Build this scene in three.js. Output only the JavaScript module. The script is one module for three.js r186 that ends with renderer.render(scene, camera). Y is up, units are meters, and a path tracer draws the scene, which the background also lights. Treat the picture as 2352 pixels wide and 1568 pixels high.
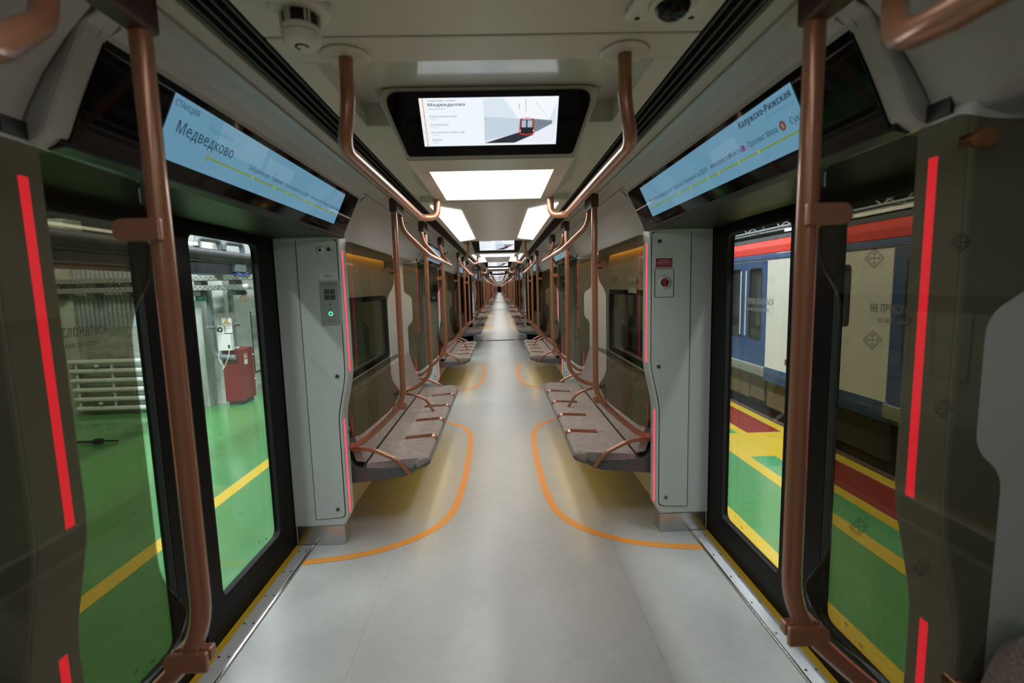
import * as THREE from 'three';
import { mergeGeometries } from 'three/addons/utils/BufferGeometryUtils.js';
import { RoundedBoxGeometry } from 'three/addons/geometries/RoundedBoxGeometry.js';
import { RectAreaLightUniformsLib } from 'three/addons/lights/RectAreaLightUniformsLib.js';

RectAreaLightUniformsLib.init();
const scene = new THREE.Scene();
scene.background = new THREE.Color(0x000000);
const renderer = new THREE.WebGLRenderer({ antialias: true });
renderer.toneMapping = THREE.LinearToneMapping;
renderer.toneMappingExposure = 1.0;
renderer.shadowMap.enabled = true;
// ---------------------------------------------------------------- camera
// x to the right, y up, s along the train (s = -z)
const P = (x, y, s) => new THREE.Vector3(x, y, -s);
const F = 1100;
const camera = new THREE.PerspectiveCamera(2 * Math.atan(784 / F) * 180 / Math.PI, 1.5, 0.05, 400);
{
  const fwd = new THREE.Vector3((1147 - 1176) / F, (660 - 784) / F, 1).normalize();          // the aisle's direction in the camera (x right, y down, z ahead)
  const r = 1.5 * Math.PI / 180, k = -(fwd.x * Math.sin(r) + fwd.y * Math.cos(r)) / fwd.z;
  const dn = new THREE.Vector3(Math.sin(r), Math.cos(r), k).normalize(), rt = dn.clone().cross(fwd);
  // rows: world right, up, ahead in camera axes -> columns of the camera's own axes in the world
  const X = new THREE.Vector3(rt.x, -dn.x, -fwd.x), Y = new THREE.Vector3(-rt.y, dn.y, fwd.y), Z = new THREE.Vector3(-rt.z, dn.z, fwd.z);
  camera.setRotationFromMatrix(new THREE.Matrix4().makeBasis(X, Y, Z));
  camera.position.copy(P(0.015, 1.5, 0));
  camera.focus = 3.2;
  camera.userData.fStop = 2.8;
  camera.updateMatrixWorld();
}
scene.add(camera);
// ---------------------------------------------------------------- light levels
const L_DOOR = 9.2, L_SIDE = 8.4, L_SEAT = 7.5, L_AMBER = 4.5, L_RED = .2, L_HALL = 95, L_NEAR = 1.1, L_FILL = 270;
function areaLight(color, intensity, w, h, pos, target, name) {
  const l = new THREE.RectAreaLight(color, intensity, w, h);
  l.name = name; l.position.copy(pos); l.lookAt(target); l.castShadow = true;
  scene.add(l); return l;
}
// ---------------------------------------------------------------- random, textures, materials
let seed = 7;
const rnd = () => { seed = (seed * 1664525 + 1013904223) >>> 0; return seed / 4294967296; };
function dataTex(n, fn, srgb = true) {
  const d = new Uint8Array(n * n * 4);
  for (let y = 0; y < n; y++) for (let x = 0; x < n; x++) { const c = fn(x, y), i = (y * n + x) * 4; d[i] = c[0]; d[i + 1] = c[1]; d[i + 2] = c[2]; d[i + 3] = 255; }
  const t = new THREE.DataTexture(d, n, n); t.wrapS = t.wrapT = THREE.RepeatWrapping; t.magFilter = THREE.LinearFilter; t.minFilter = THREE.LinearMipmapLinearFilter; t.generateMipmaps = true;
  if (srgb) t.colorSpace = THREE.SRGBColorSpace; t.needsUpdate = true; return t;
}
function noiseGrid(n, cell) { const m = n / cell, g = Array.from({ length: m * m }, rnd); return (x, y) => { const u = x / cell, v = y / cell, i = Math.floor(u), j = Math.floor(v), a = u - i, b = v - j, s = (t) => t * t * (3 - 2 * t), q = (ii, jj) => g[((jj + m) % m) * m + ((ii + m) % m)]; const A = s(a), B = s(b); return (q(i, j) * (1 - A) + q(i + 1, j) * A) * (1 - B) + (q(i, j + 1) * (1 - A) + q(i + 1, j + 1) * A) * B; }; }
const clamp = (v) => Math.max(0, Math.min(255, Math.round(v)));
function mottled(n, base, amp, fine, cells) {
  const N = cells.map((c) => noiseGrid(n, c));
  return dataTex(n, (x, y) => { let v = 0; N.forEach((f) => { v += (f(x, y) - .5) * amp; }); v += (rnd() - .5) * fine; return base.map((b) => clamp(b * (1 + v))); });
}
const floorTex = (() => {
  const n = 512, a = noiseGrid(n, 64), b = noiseGrid(n, 16), sp = new Int8Array(n * n);
  for (let k = 0; k < 5200; k++) { const x = Math.floor(rnd() * n), y = Math.floor(rnd() * n), v = rnd() < .5 ? -26 : 22; sp[y * n + x] = v; if (rnd() < .4) sp[y * n + (x + 1) % n] = v; }
  return dataTex(n, (x, y) => { const v = (a(x, y) - .5) * 5 + (b(x, y) - .5) * 5 + sp[y * n + x] * .6; return [clamp(178 + v), clamp(180 + v), clamp(177 + v)]; });
})();
const fabricTex = (() => {
  const n = 256, a = noiseGrid(n, 8), fl = new Uint8Array(n * n);
  for (let k = 0; k < 420; k++) { const x = Math.floor(rnd() * n), y = Math.floor(rnd() * n); fl[y * n + x] = 1; fl[y * n + (x + 1) % n] = 1; }
  return dataTex(n, (x, y) => { const w = ((x >> 1) + (y >> 1)) % 2 ? 7 : -7, v = w + (rnd() - .5) * 26 + (a(x, y) - .5) * 16; return fl[y * n + x] ? [190, 146, 112] : [clamp(148 + v), clamp(139 + v), clamp(135 + v)]; });
})();
const fabricBump = dataTex(128, (x, y) => { const v = clamp(128 + (((x >> 1) + (y >> 1)) % 2 ? 50 : -50) + (rnd() - .5) * 60); return [v, v, v]; }, false);
const plasterTex = mottled(512, [182, 186, 178], .12, .10, [128, 32, 8]);
const stoneTex = mottled(512, [150, 156, 146], .18, .26, [64, 16, 4]);
const epoxyTex = mottled(512, [255, 255, 255], .05, .02, [128, 64]);
const std = (o) => { const { hex, rgb, ...r } = o; const m = new THREE.MeshPhysicalMaterial(r); if (hex !== undefined) m.color.set(hex); if (rgb) m.color.setRGB(...rgb); return m; };
const M = {
  copper: std({ rgb: [.36, .155, .085], roughness: .3, metalness: .35, clearcoat: .5, clearcoatRoughness: .14 }),
  copperStrip: std({ rgb: [.42, .17, .10], roughness: .22, metalness: .8 }),
  ceiling: std({ rgb: [.61, .59, .52], roughness: .36, clearcoat: .25, clearcoatRoughness: .2 }),
  ceilingGloss: std({ rgb: [.61, .59, .52], roughness: .3, clearcoat: 1, clearcoatRoughness: .13 }),
  rib: std({ rgb: [.46, .45, .40], roughness: .45 }),
  cove: std({ rgb: [.40, .405, .385], roughness: .34, clearcoat: .2, clearcoatRoughness: .25 }),
  pillar: std({ rgb: [.55, .60, .58], roughness: .42 }),
  wall: std({ rgb: [.62, .60, .54], roughness: .4, clearcoat: .2 }),
  seam: std({ rgb: [.02, .02, .02], roughness: .8 }),
  grille: std({ rgb: [.025, .027, .025], roughness: .5 }),
  blackGlass: std({ rgb: [.004, .004, .005], roughness: .05, specularIntensity: .55 }),
  black: std({ rgb: [.004, .004, .004], roughness: .4, specularIntensity: .22 }),
  rubber: std({ rgb: [.012, .012, .012], roughness: .75 }),
  floor: std({ map: floorTex, roughness: .42, clearcoat: .25, clearcoatRoughness: .3 }),
  orange: std({ rgb: [.82, .33, .06], roughness: .45 }),
  yellow: std({ rgb: [.72, .46, .03], roughness: .55 }),
  alu: std({ rgb: [.72, .74, .76], roughness: .42, metalness: .25 }),
  steel: std({ rgb: [.52, .51, .49], roughness: .27, metalness: 1 }),
  screw: std({ rgb: [.30, .30, .30], roughness: .35, metalness: 1 }),
  fabric: std({ map: fabricTex, roughness: .95, bumpMap: fabricBump, bumpScale: .0006, sheen: .25, sheenRoughness: .6, sheenColor: new THREE.Color(.6, .5, .48) }),
  shell: std({ rgb: [.085, .092, .092], roughness: .45 }),
  tint: std({ rgb: [.515, .487, .405], roughness: 0, transmission: 1, thickness: 0, ior: 1.5 }),
  glass: std({ rgb: [.93, .95, .94], roughness: 0, transmission: 1, thickness: 0, ior: 1.5 }),
  darkGlass: std({ rgb: [.50, .50, .48], roughness: 0, transmission: 1, thickness: 0, ior: 1.5 }),
  white: std({ rgb: [.78, .78, .76], roughness: .4 }),
  plastic: std({ rgb: [.66, .65, .58], roughness: .4 }),
  red: std({ rgb: [.22, .016, .016], roughness: .4 }),
  paper: std({ rgb: [.75, .76, .76], roughness: .6 }),
  lampWhite: std({ rgb: [.8, .8, .8], roughness: .6, emissive: new THREE.Color(1, 1, .985), emissiveIntensity: 1.6 }),
  led: std({ rgb: [.1, .005, .01], roughness: .5, emissive: new THREE.Color(1, .03, .065), emissiveIntensity: 2.3 }),
  amber: std({ rgb: [.3, .2, .05], roughness: .5, emissive: new THREE.Color(1, .62, .16), emissiveIntensity: 1.2 }),
  greenLed: std({ rgb: [.1, .3, .2], roughness: .5, emissive: new THREE.Color(.15, .9, .45), emissiveIntensity: 1 }),
  // depot
  epoxy: std({ rgb: [.095, .34, .10], map: epoxyTex, roughness: .22, clearcoat: .5, clearcoatRoughness: .12 }),
  epoxyLight: std({ rgb: [.10, .42, .16], roughness: .25, clearcoat: .5, clearcoatRoughness: .12 }),
  yellowPaint: std({ rgb: [.80, .55, .035], roughness: .3, clearcoat: .3 }),
  redPaint: std({ rgb: [.32, .022, .02], roughness: .3, clearcoat: .3 }),
  plaster: std({ map: plasterTex, roughness: .85 }),
  stone: std({ map: stoneTex, roughness: .9 }),
  hallWhite: std({ rgb: [.74, .77, .79], roughness: .6 }),
  corrugated: std({ rgb: [.46, .52, .55], roughness: .4, metalness: .3 }),
  hallDark: std({ rgb: [.05, .055, .055], roughness: .8 }),
  pipeGrey: std({ rgb: [.17, .20, .21], roughness: .45 }),
  ductGrey: std({ rgb: [.03, .031, .033], roughness: .5 }),
  beam: std({ rgb: [.055, .062, .075], roughness: .5 }),
  galv: std({ rgb: [.42, .43, .40], roughness: .5, metalness: .6 }),
  radiator: std({ rgb: [.66, .69, .67], roughness: .4 }),
  trainBeige: std({ rgb: [.72, .68, .60], roughness: .35, clearcoat: .3 }),
  trainBlue: std({ rgb: [.035, .075, .20], roughness: .35, clearcoat: .4 }),
  trainRed: std({ rgb: [.62, .036, .018], roughness: .5, specularIntensity: .3 }),
  under: std({ rgb: [.03, .033, .035], roughness: .7 }),
  underBox: std({ rgb: [.15, .12, .05], roughness: .7 }),
  rust: std({ rgb: [.085, .05, .035], roughness: .8 }),
  winDark: std({ rgb: [.02, .022, .024], roughness: .08, clearcoat: 1, clearcoatRoughness: .05 }),
  bulb: std({ rgb: [.85, .6, .58], roughness: .2, transmission: .4, thickness: 0 }),
};
// ---------------------------------------------------------------- geometry helpers
const bx = (x0, x1, y0, y1, s0, s1) => { const g = new THREE.BoxGeometry(Math.abs(x1 - x0), y1 - y0, s1 - s0); g.translate((x0 + x1) / 2, (y0 + y1) / 2, -(s0 + s1) / 2); return g; };
const rbx = (x0, x1, y0, y1, s0, s1, r = .01, seg = 2) => { const g = new RoundedBoxGeometry(Math.abs(x1 - x0), y1 - y0, s1 - s0, seg, r); g.translate((x0 + x1) / 2, (y0 + y1) / 2, -(s0 + s1) / 2); return g; };
const merge = (a) => (a.length === 1 ? a[0] : mergeGeometries(a.map((g) => { const h = g.index ? g.toNonIndexed() : g; if (!h.attributes.normal) h.computeVertexNormals(); for (const k of Object.keys(h.attributes)) if (!['position', 'normal', 'uv'].includes(k)) h.deleteAttribute(k); if (!h.attributes.uv) h.setAttribute('uv', new THREE.BufferAttribute(new Float32Array(h.attributes.position.count * 2), 2)); h.morphAttributes = {}; return h; })));
function filletShape(pts, r = .02, Cls = THREE.Shape) {            // pts [a, b, radius?]
  const s = new Cls(), n = pts.length;
  pts.forEach((p, i) => {
    const a = pts[(i + n - 1) % n], b = pts[(i + 1) % n], la = Math.hypot(a[0] - p[0], a[1] - p[1]), lb = Math.hypot(b[0] - p[0], b[1] - p[1]), q = Math.min(p[2] ?? r, la * .49, lb * .49);
    const A = [p[0] + (a[0] - p[0]) / la * q, p[1] + (a[1] - p[1]) / la * q], B = [p[0] + (b[0] - p[0]) / lb * q, p[1] + (b[1] - p[1]) / lb * q];
    if (i) s.lineTo(...A); else s.moveTo(...A);
    if (q > 1e-5) s.quadraticCurveTo(p[0], p[1], ...B);
  });
  s.closePath(); return s;
}
const rr = (a0, b0, a1, b1, r, Cls) => filletShape([[a0, b0], [a1, b0], [a1, b1], [a0, b1]], r, Cls);
function extrude(shape, depth, bevel = 0, steps = 1, curve = 6) {
  return new THREE.ExtrudeGeometry(shape, bevel ? { depth: depth - 2 * bevel, bevelEnabled: true, bevelSize: bevel, bevelThickness: bevel, bevelOffset: -bevel, bevelSegments: 2, steps, curveSegments: curve } : { depth, bevelEnabled: false, steps, curveSegments: curve }).translate(0, 0, bevel);
}
// profile in (x, y), swept from s0 to s1
const prof = (pts, s0, s1, o = {}) => extrude(pts instanceof THREE.Shape ? pts : filletShape(pts, o.r ?? 0), s1 - s0, o.bevel ?? 0, o.steps ?? 1).translate(0, 0, -s1);
const flip = (pts, g) => pts.map((p) => [p[0] * g, p[1], p[2]]);
// shape in (s, y), thick in x from x0 to x1 (x0 < x1)
function side(shape, x0, x1, bevel = 0) { const g = extrude(shape, x1 - x0, bevel); g.applyMatrix4(new THREE.Matrix4().makeBasis(new THREE.Vector3(0, 0, -1), new THREE.Vector3(0, 1, 0), new THREE.Vector3(1, 0, 0)).setPosition(x0, 0, 0)); return g; }
// shape in (x, s) lying flat, thick in y
function flat(shape, y0, y1, bevel = 0) { const g = extrude(shape, y1 - y0, bevel); g.applyMatrix4(new THREE.Matrix4().makeBasis(new THREE.Vector3(1, 0, 0), new THREE.Vector3(0, 0, -1), new THREE.Vector3(0, 1, 0)).setPosition(0, y0, 0)); return g; }
// a round bar through points (Vector3), corners rounded by r
function bar(pts, rad, r = .05, seg = 12) {
  const path = [];
  pts.forEach((p, i) => {
    if (!i || i === pts.length - 1) { path.push(p.clone()); return; }
    const a = pts[i - 1], b = pts[i + 1], u = a.clone().sub(p), v = b.clone().sub(p), q = Math.min(r, u.length() * .49, v.length() * .49);
    const A = p.clone().addScaledVector(u.normalize(), q), B = p.clone().addScaledVector(v.normalize(), q), n = 7;
    for (let k = 0; k <= n; k++) { const t = k / n; path.push(A.clone().multiplyScalar((1 - t) * (1 - t)).addScaledVector(p, 2 * t * (1 - t)).addScaledVector(B, t * t)); }
  });
  const pos = [], nor = [], uv = [], idx = []; let N = null, len = 0;
  path.forEach((p, i) => {
    const T = path[Math.min(i + 1, path.length - 1)].clone().sub(path[Math.max(i - 1, 0)]).normalize();
    if (!N) { N = Math.abs(T.y) < .9 ? new THREE.Vector3(0, 1, 0) : new THREE.Vector3(1, 0, 0); }
    N.addScaledVector(T, -N.dot(T)).normalize();
    const B = T.clone().cross(N); if (i) len += p.distanceTo(path[i - 1]);
    for (let k = 0; k <= seg; k++) { const a = k / seg * Math.PI * 2, d = N.clone().multiplyScalar(Math.cos(a)).addScaledVector(B, Math.sin(a)); pos.push(p.x + d.x * rad, p.y + d.y * rad, p.z + d.z * rad); nor.push(d.x, d.y, d.z); uv.push(k / seg * rad * 6.28, len); }
  });
  const w = seg + 1;
  for (let i = 0; i < path.length - 1; i++) for (let k = 0; k < seg; k++) { const a = i * w + k, b = a + w; idx.push(a, a + 1, b, b, a + 1, b + 1); }
  for (const e of [0, path.length - 1]) {
    const c = pos.length / 3, p = path[e], T = (e ? path[e].clone().sub(path[e - 1]) : path[0].clone().sub(path[1])).normalize();
    pos.push(p.x, p.y, p.z); nor.push(T.x, T.y, T.z); uv.push(0, 0);
    for (let k = 0; k <= seg; k++) { const j = (e * w + k) * 3; pos.push(pos[j], pos[j + 1], pos[j + 2]); nor.push(T.x, T.y, T.z); uv.push(0, 0); }
    for (let k = 0; k < seg; k++) e ? idx.push(c, c + 1 + k, c + 2 + k) : idx.push(c, c + 2 + k, c + 1 + k);
  }
  const g = new THREE.BufferGeometry();
  g.setAttribute('position', new THREE.Float32BufferAttribute(pos, 3)); g.setAttribute('normal', new THREE.Float32BufferAttribute(nor, 3)); g.setAttribute('uv', new THREE.Float32BufferAttribute(uv, 2)); g.setIndex(idx);
  return g;
}
const cyl = (a, b, r, seg = 20) => bar([a, b], r, 0, seg);
const lathe = (pts, pos, seg = 40) => new THREE.LatheGeometry(pts.map((p) => new THREE.Vector2(p[0], p[1])), seg).translate(pos.x, pos.y, pos.z);
// a four-cornered sheet: bottom left, bottom right, top right, top left as one reads it
function quad(a, b, c, d) {
  const g = new THREE.BufferGeometry();
  g.setAttribute('position', new THREE.Float32BufferAttribute([a, b, c, d].flatMap((p) => p.toArray()), 3));
  g.setAttribute('uv', new THREE.Float32BufferAttribute([0, 0, 1, 0, 1, 1, 0, 1], 2)); g.setIndex([0, 1, 2, 0, 2, 3]); g.computeVertexNormals(); return g;
}
// ---------------------------------------------------------------- things
const used = {};
function numbered(name) { used[name] = (used[name] ?? -1) + 1; return used[name] ? name + '_' + String(used[name]).padStart(3, '0') : name; }
function mesh(name, geos, mat, parent) {
  const m = new THREE.Mesh(merge([].concat(geos)), mat); m.name = parent ? name : numbered(name); m.castShadow = m.receiveShadow = true;
  (parent ?? scene).add(m); return m;
}
const tag = (o, label, category, group) => { o.userData = { label, category }; if (group) o.userData.group = group; return o; };
function thing(name, label, category, at = P(0, 0, 0), group) { const o = new THREE.Group(); o.name = numbered(name); o.position.copy(at); scene.add(o); return tag(o, label, category, group); }
const struct = (name, geos, mat, label) => { const m = mesh(name, geos, mat); m.userData = { kind: 'structure' }; if (label) m.userData.label = label; return m; };
const structGroup = (name, at = P(0, 0, 0)) => { const o = new THREE.Group(); o.name = name; o.position.copy(at); o.userData = { kind: 'structure' }; scene.add(o); return o; };
function copyOf(o, at, label, group, name) { const c = o.clone(); c.name = numbered(name ?? o.name.replace(/_\d{3}$/, '')); scene.add(c); c.position.copy(at); c.userData = { ...o.userData, label }; delete c.userData.group; if (group) c.userData.group = group; return c; }
// one mesh of a thing with parts, for copies too small to show them
const plainCache = new Map();
function plain(o) {
  if (plainCache.has(o)) return plainCache.get(o);
  o.updateMatrixWorld(true);
  const inv = o.matrixWorld.clone().invert(), by = new Map();
  o.traverse((m) => { if (m.isMesh) { const g = m.geometry.clone().applyMatrix4(inv.clone().multiply(m.matrixWorld)); if (!by.has(m.material)) by.set(m.material, []); by.get(m.material).push(g); } });
  const mats = [...by.keys()], gs = mats.map((k) => { let g = merge(by.get(k)); if (g.index) g = g.toNonIndexed(); return g; });
  const g = mergeGeometries(gs.map((h) => { for (const k of Object.keys(h.attributes)) if (!['position', 'normal', 'uv'].includes(k)) h.deleteAttribute(k); if (!h.attributes.uv) h.setAttribute('uv', new THREE.BufferAttribute(new Float32Array(h.attributes.position.count * 2), 2)); return h; }), true);
  const m = new THREE.Mesh(g, mats); m.castShadow = m.receiveShadow = true; m.userData = { ...o.userData };
  plainCache.set(o, m); m.name = o.name; return m;
}
function canvasTex(w, h, draw) { const c = document.createElement('canvas'); c.width = w; c.height = h; const x = c.getContext('2d'); draw(x, w, h); const t = new THREE.CanvasTexture(c); t.colorSpace = THREE.SRGBColorSpace; t.anisotropy = 8; return t; }
const sideName = (g) => (g < 0 ? 'left' : 'right');
// ================================================================ the train: layout
let winN = 0, trimN = 0, doorN = 0;
const PITCH = 4.28, NCARS = 8, HALF = PITCH / 2;
const cars = [];
for (let n = 0; n < NCARS; n++) {
  const C = 4 + 19.2 * n;
  cars.push({ n, C, a: n ? C - 9.6 : -4.3, b: C + 9.6, benches: [-1, 0, 1].map((k) => C + PITCH * k), doors: [-1.5, -.5, .5, 1.5].map((k) => C + PITCH * k).filter((s) => s > 0), ends: (n ? [C - 8.42, C + 8.42] : [C + 8.42]) });
}
const END = cars[NCARS - 1].b;
// ---------------------------------------------------------------- floor, ceiling, shell
for (const c of cars) {
  const { a, b } = c, G = .055, s0 = c.n ? a + .14 : a, s1 = b - .14;
  const floor = structGroup(numbered('floor'));
  mesh('subfloor', bx(-1.3, 1.3, -.12, -.003, a, b), M.rubber, floor);
  for (const [x0, x1] of [[-1.24, -.6305], [-.6297, .6297], [.6305, 1.24]]) mesh('floor_sheet', bx(x0, x1, -.003, 0, s0, s1), M.floor, floor);
  floor.children.slice(1).forEach((m) => { const p = m.geometry.attributes.position, u = m.geometry.attributes.uv; for (let i = 0; i < p.count; i++) u.setXY(i, p.getX(i) / 1.1, p.getZ(i) / 1.1); });
  // orange outlines round the benches
  for (const [g, bs] of [[-1, c.benches], [1, c.benches]]) for (const bc of bs) {
    if (c.n > 3) continue;
    const half = [[1.13, 1.445], [.95, 1.42], [.76, 1.365], [.58, 1.26], [.44, 1.12], [.36, .95], [.322, .72], [.305, .4], [.3, 0]];
    const line = [...half.map(([x, t]) => [x, -t]), ...half.slice(0, -1).reverse()];
    const crv = new THREE.CatmullRomCurve3(line.map(([x, t]) => P(g * x, 0, bc + t))), n = c.n ? 40 : 90, pos = [], idx = [];
    for (let i = 0; i <= n; i++) { const p = crv.getPointAt(i / n), t = crv.getTangentAt(i / n), nx = -t.z * .027, nz = t.x * .027; pos.push(p.x + nx, .0012, p.z + nz, p.x - nx, .0012, p.z - nz); if (i < n) idx.push(2 * i, 2 * i + 2, 2 * i + 1, 2 * i + 1, 2 * i + 2, 2 * i + 3); }
    const geo = new THREE.BufferGeometry(); geo.setAttribute('position', new THREE.Float32BufferAttribute(pos, 3)); geo.setIndex(idx); geo.computeVertexNormals();
    mesh('orange_line', geo, M.orange, floor);
  }
  const ceil = structGroup(numbered('ceiling'));
  const cuts = c.n > 2 ? [a, b] : [a, ...c.doors.map((d) => d - .78), b];
  const cp = (x0, x1, a0, b0) => mesh('ceiling_panel', rbx(x0, x1, 2.03, 2.07, a0, b0, .004), M.ceiling, ceil);
  for (let i = 0; i + 1 < cuts.length; i++) {
    const a0 = cuts[i] + (i ? .003 : 0), b0 = cuts[i + 1] - .003, d = cuts[i] + .78;
    if (!i || c.n > 1) { cp(-.462, .462, a0, b0); continue; }
    cp(-.462, .462, a0, d - .665); cp(-.462, -.40, d - .665, d - .22); cp(.40, .462, d - .665, d - .22); cp(-.462, .462, d - .22, b0);
    mesh('monitor_recess', [bx(-.42, .42, 2.100, 2.112, d - .69, d - .20), bx(-.42, -.401, 2.032, 2.112, d - .69, d - .20), bx(.401, .42, 2.032, 2.112, d - .69, d - .20), bx(-.42, .42, 2.05, 2.112, d - .685, d - .665), bx(-.42, -.28, 2.032, 2.112, d - .224, d - .205), bx(.28, .42, 2.032, 2.112, d - .224, d - .205)], M.ceilingGloss, ceil);
  }
  for (const g of [-1, 1]) {
    const r = struct('trim_' + (++trimN), [prof(flip([[.552, 2.04], [.552, 2.026], [.59, 2.024], [.59, 2.07]], g), a, b), prof(flip([[.592, 2.05], [.592, 2.017], [.632, 2.027], [.632, 2.07]], g), a, b), prof(flip([[.634, 2.06], [.634, 2.03], [.692, 2.02], [.692, 2.07]], g), a, b)], M.rib);
    mesh('groove', prof(flip([[.455, 2.085], [.455, 2.068], [.75, 2.068], [.75, 2.085]], g), a, b), M.seam, r);
    for (const x of [.468, .490, .512, .534]) mesh('grille_bar', prof(flip([[x, 2.05], [x, 2.031], [x + .006, 2.031], [x + .006, 2.05]], g), a, b), M.grille, r);
  }
  const roof = struct('wall_roof', [bx(-1.36, 1.36, 2.125, 2.2, a, b), bx(-1.36, -1.24, 1.83, 2.13, a, b), bx(1.24, 1.36, 1.83, 2.13, a, b)], M.black);
  roof.name = numbered('roof');
}
{ // cab partition behind the camera
  struct('wall_back', bx(-1.3, 1.3, -.1, 2.1, -4.4, -4.3), M.wall);
  for (const g of [-1, 1]) struct(numbered('wall_' + sideName(g)), bx(g * 1.17, g * 1.29, 0, 2.08, -4.3, -1.56), M.wall);
}
// ---------------------------------------------------------------- side walls, windows, coves of the bench zones

const wallGeo = {}, coveGeo = {}, winGeo = {};
for (const g of [-1, 1]) {
  const sh = filletShape([[-1.258, 0], [1.258, 0], [1.258, 1.84], [-1.258, 1.84]], 0); sh.holes.push(rr(-1.02, .82, 1.02, 1.44, .07, THREE.Path));
  const xs = g < 0 ? [-1.29, -1.17] : [1.17, 1.29];
  wallGeo[g] = { main: side(sh, ...xs), skirt: prof(flip([[1.045, 0], [1.06, .03], [1.10, .10], [1.16, .30], [1.175, .30], [1.175, 0]], g), -1.15, 1.15, { bevel: .003 }), ledge: prof(flip([[1.165, .78], [1.15, .785], [1.145, .80], [1.165, .815]], g), -1.12, 1.12) };
  coveGeo[g] = { cove: prof(flip([[.706, 2.03], [.72, 2.018], [.765, 1.972], [.81, 1.915], [.848, 1.855], [.868, 1.815], [.882, 1.795, .012], [.93, 1.785], [1.10, 1.781], [1.10, 1.80], [1.09, 1.815], [.9, 1.835], [.74, 2.05]], g), -1.235, 1.235, { bevel: .006, r: .004 }), gap: prof(flip([[.80, 2.03], [.91, 1.84], [1.16, 1.82], [1.16, 2.04]], g), -1.265, 1.265) };
  const fr = rr(-1.03, .81, 1.03, 1.45, .08); fr.holes.push(rr(-.985, .855, .985, 1.405, .05, THREE.Path));
  winGeo[g] = { frame: side(fr, ...(g < 0 ? [-1.20, -1.160] : [1.160, 1.20]), .004), pane: side(rr(-.99, .85, .99, 1.41, .05), ...(g < 0 ? [-1.19, -1.186] : [1.186, 1.19])) };
}
for (const c of cars) for (const bc of c.benches) for (const g of [-1, 1]) {
  const w = structGroup(numbered('wall_' + sideName(g)), P(0, 0, bc));
  mesh('wall_panel', wallGeo[g].main, M.wall, w);
  if (c.n < 3) { const b = structGroup(numbered('baseboard_' + sideName(g)), P(0, 0, bc)); mesh('skirting', wallGeo[g].skirt, M.wall, b); }
  const t = structGroup('trim_' + (++trimN), P(0, 0, bc));
  mesh('cove_panel', coveGeo[g].cove, M.cove, t); mesh('gap', coveGeo[g].gap, M.seam, t);
  const win = structGroup('window_' + (++winN), P(0, 0, bc));
  if (c.n < 3) mesh('ledge', wallGeo[g].ledge, M.wall, win); mesh('frame', winGeo[g].frame, M.black, win); mesh('pane', winGeo[g].pane, M.darkGlass, win);
}
for (const c of cars) for (const e of c.ends) for (const g of [-1, 1]) {                    // blank walls at the car ends
  const w = structGroup(numbered('wall_' + sideName(g)), P(0, 0, e));
  mesh('wall_panel', side(filletShape([[-1.18, 0], [1.18, 0], [1.18, 2.07], [-1.18, 2.07]], 0), ...(g < 0 ? [-1.29, -1.17] : [1.17, 1.29])), M.wall, w);
  const t = structGroup('trim_' + (++trimN), P(0, 0, e)); mesh('cove_panel', coveGeo[g].cove.clone().scale(1, 1, .92), M.cove, t);
}
{ // two small stickers by the right window
  const w = scene.children.find((o) => o.name === 'window_4');
  for (const y of [1.535, 1.445]) mesh('sticker', bx(1.1555, 1.1575, y - .022, y + .022, 3.98 - 4, 4.24 - 4), M.paper, w);
}
// ---------------------------------------------------------------- doors
const leafShape = (a, b, ga, gb) => { const s = rr(a, .0, b, 1.86, .01); s.holes.push(rr(ga, .17, gb, 1.755, .045, THREE.Path)); return s; };
const noLean = canvasTex(1024, 384, (x, w, h) => {
  x.clearRect(0, 0, w, h); x.fillStyle = 'rgba(150,156,152,0.07)'; x.fillRect(0, 20, w, h - 40);
  x.fillStyle = 'rgba(205,212,208,0.95)'; x.textAlign = 'center'; x.save(); x.scale(.78, 1); x.font = 'bold 150px sans-serif'; x.fillText('НЕ ПРИСЛОНЯТЬСЯ', w / 2 / .78, 185, w * 1.25); x.font = 'bold 78px sans-serif'; x.fillText('DO NOT LEAN ON DOORS', w / 2 / .78, 310, w * 1.0); x.restore();
});
const glassMark = canvasTex(256, 128, (x, w, h) => { x.clearRect(0, 0, w, h); x.fillStyle = 'rgba(10,12,10,.9)'; x.font = 'bold 40px sans-serif'; x.fillText('FF', 8, 50); x.fillText('Гм', 190, 110); x.fillStyle = 'rgba(10,12,10,.35)'; x.font = '14px sans-serif'; for (let k = 0; k < 5; k++) x.fillText('43R-00 1507', 70 + k * 8, 40 + k * 16); });
const diamondTex = canvasTex(128, 128, (x) => { x.clearRect(0, 0, 128, 128); x.strokeStyle = 'rgba(40,36,30,.55)'; x.fillStyle = 'rgba(40,36,30,.55)'; x.translate(64, 64); x.rotate(Math.PI / 4); x.lineWidth = 9; x.strokeRect(-38, -38, 76, 76); for (const [i, j] of [[-18, -18], [18, -18], [-18, 18], [18, 18]]) x.fillRect(i - 8, j - 8, 16, 16); x.fillRect(-8, -8, 16, 16); });
const decal = (t, o = {}) => std({ map: t, transparent: true, roughness: .6, ...o });
M.noLean = decal(noLean); M.glassMark = decal(glassMark); M.diamond = decal(diamondTex);
const doorProto = {};
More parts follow.
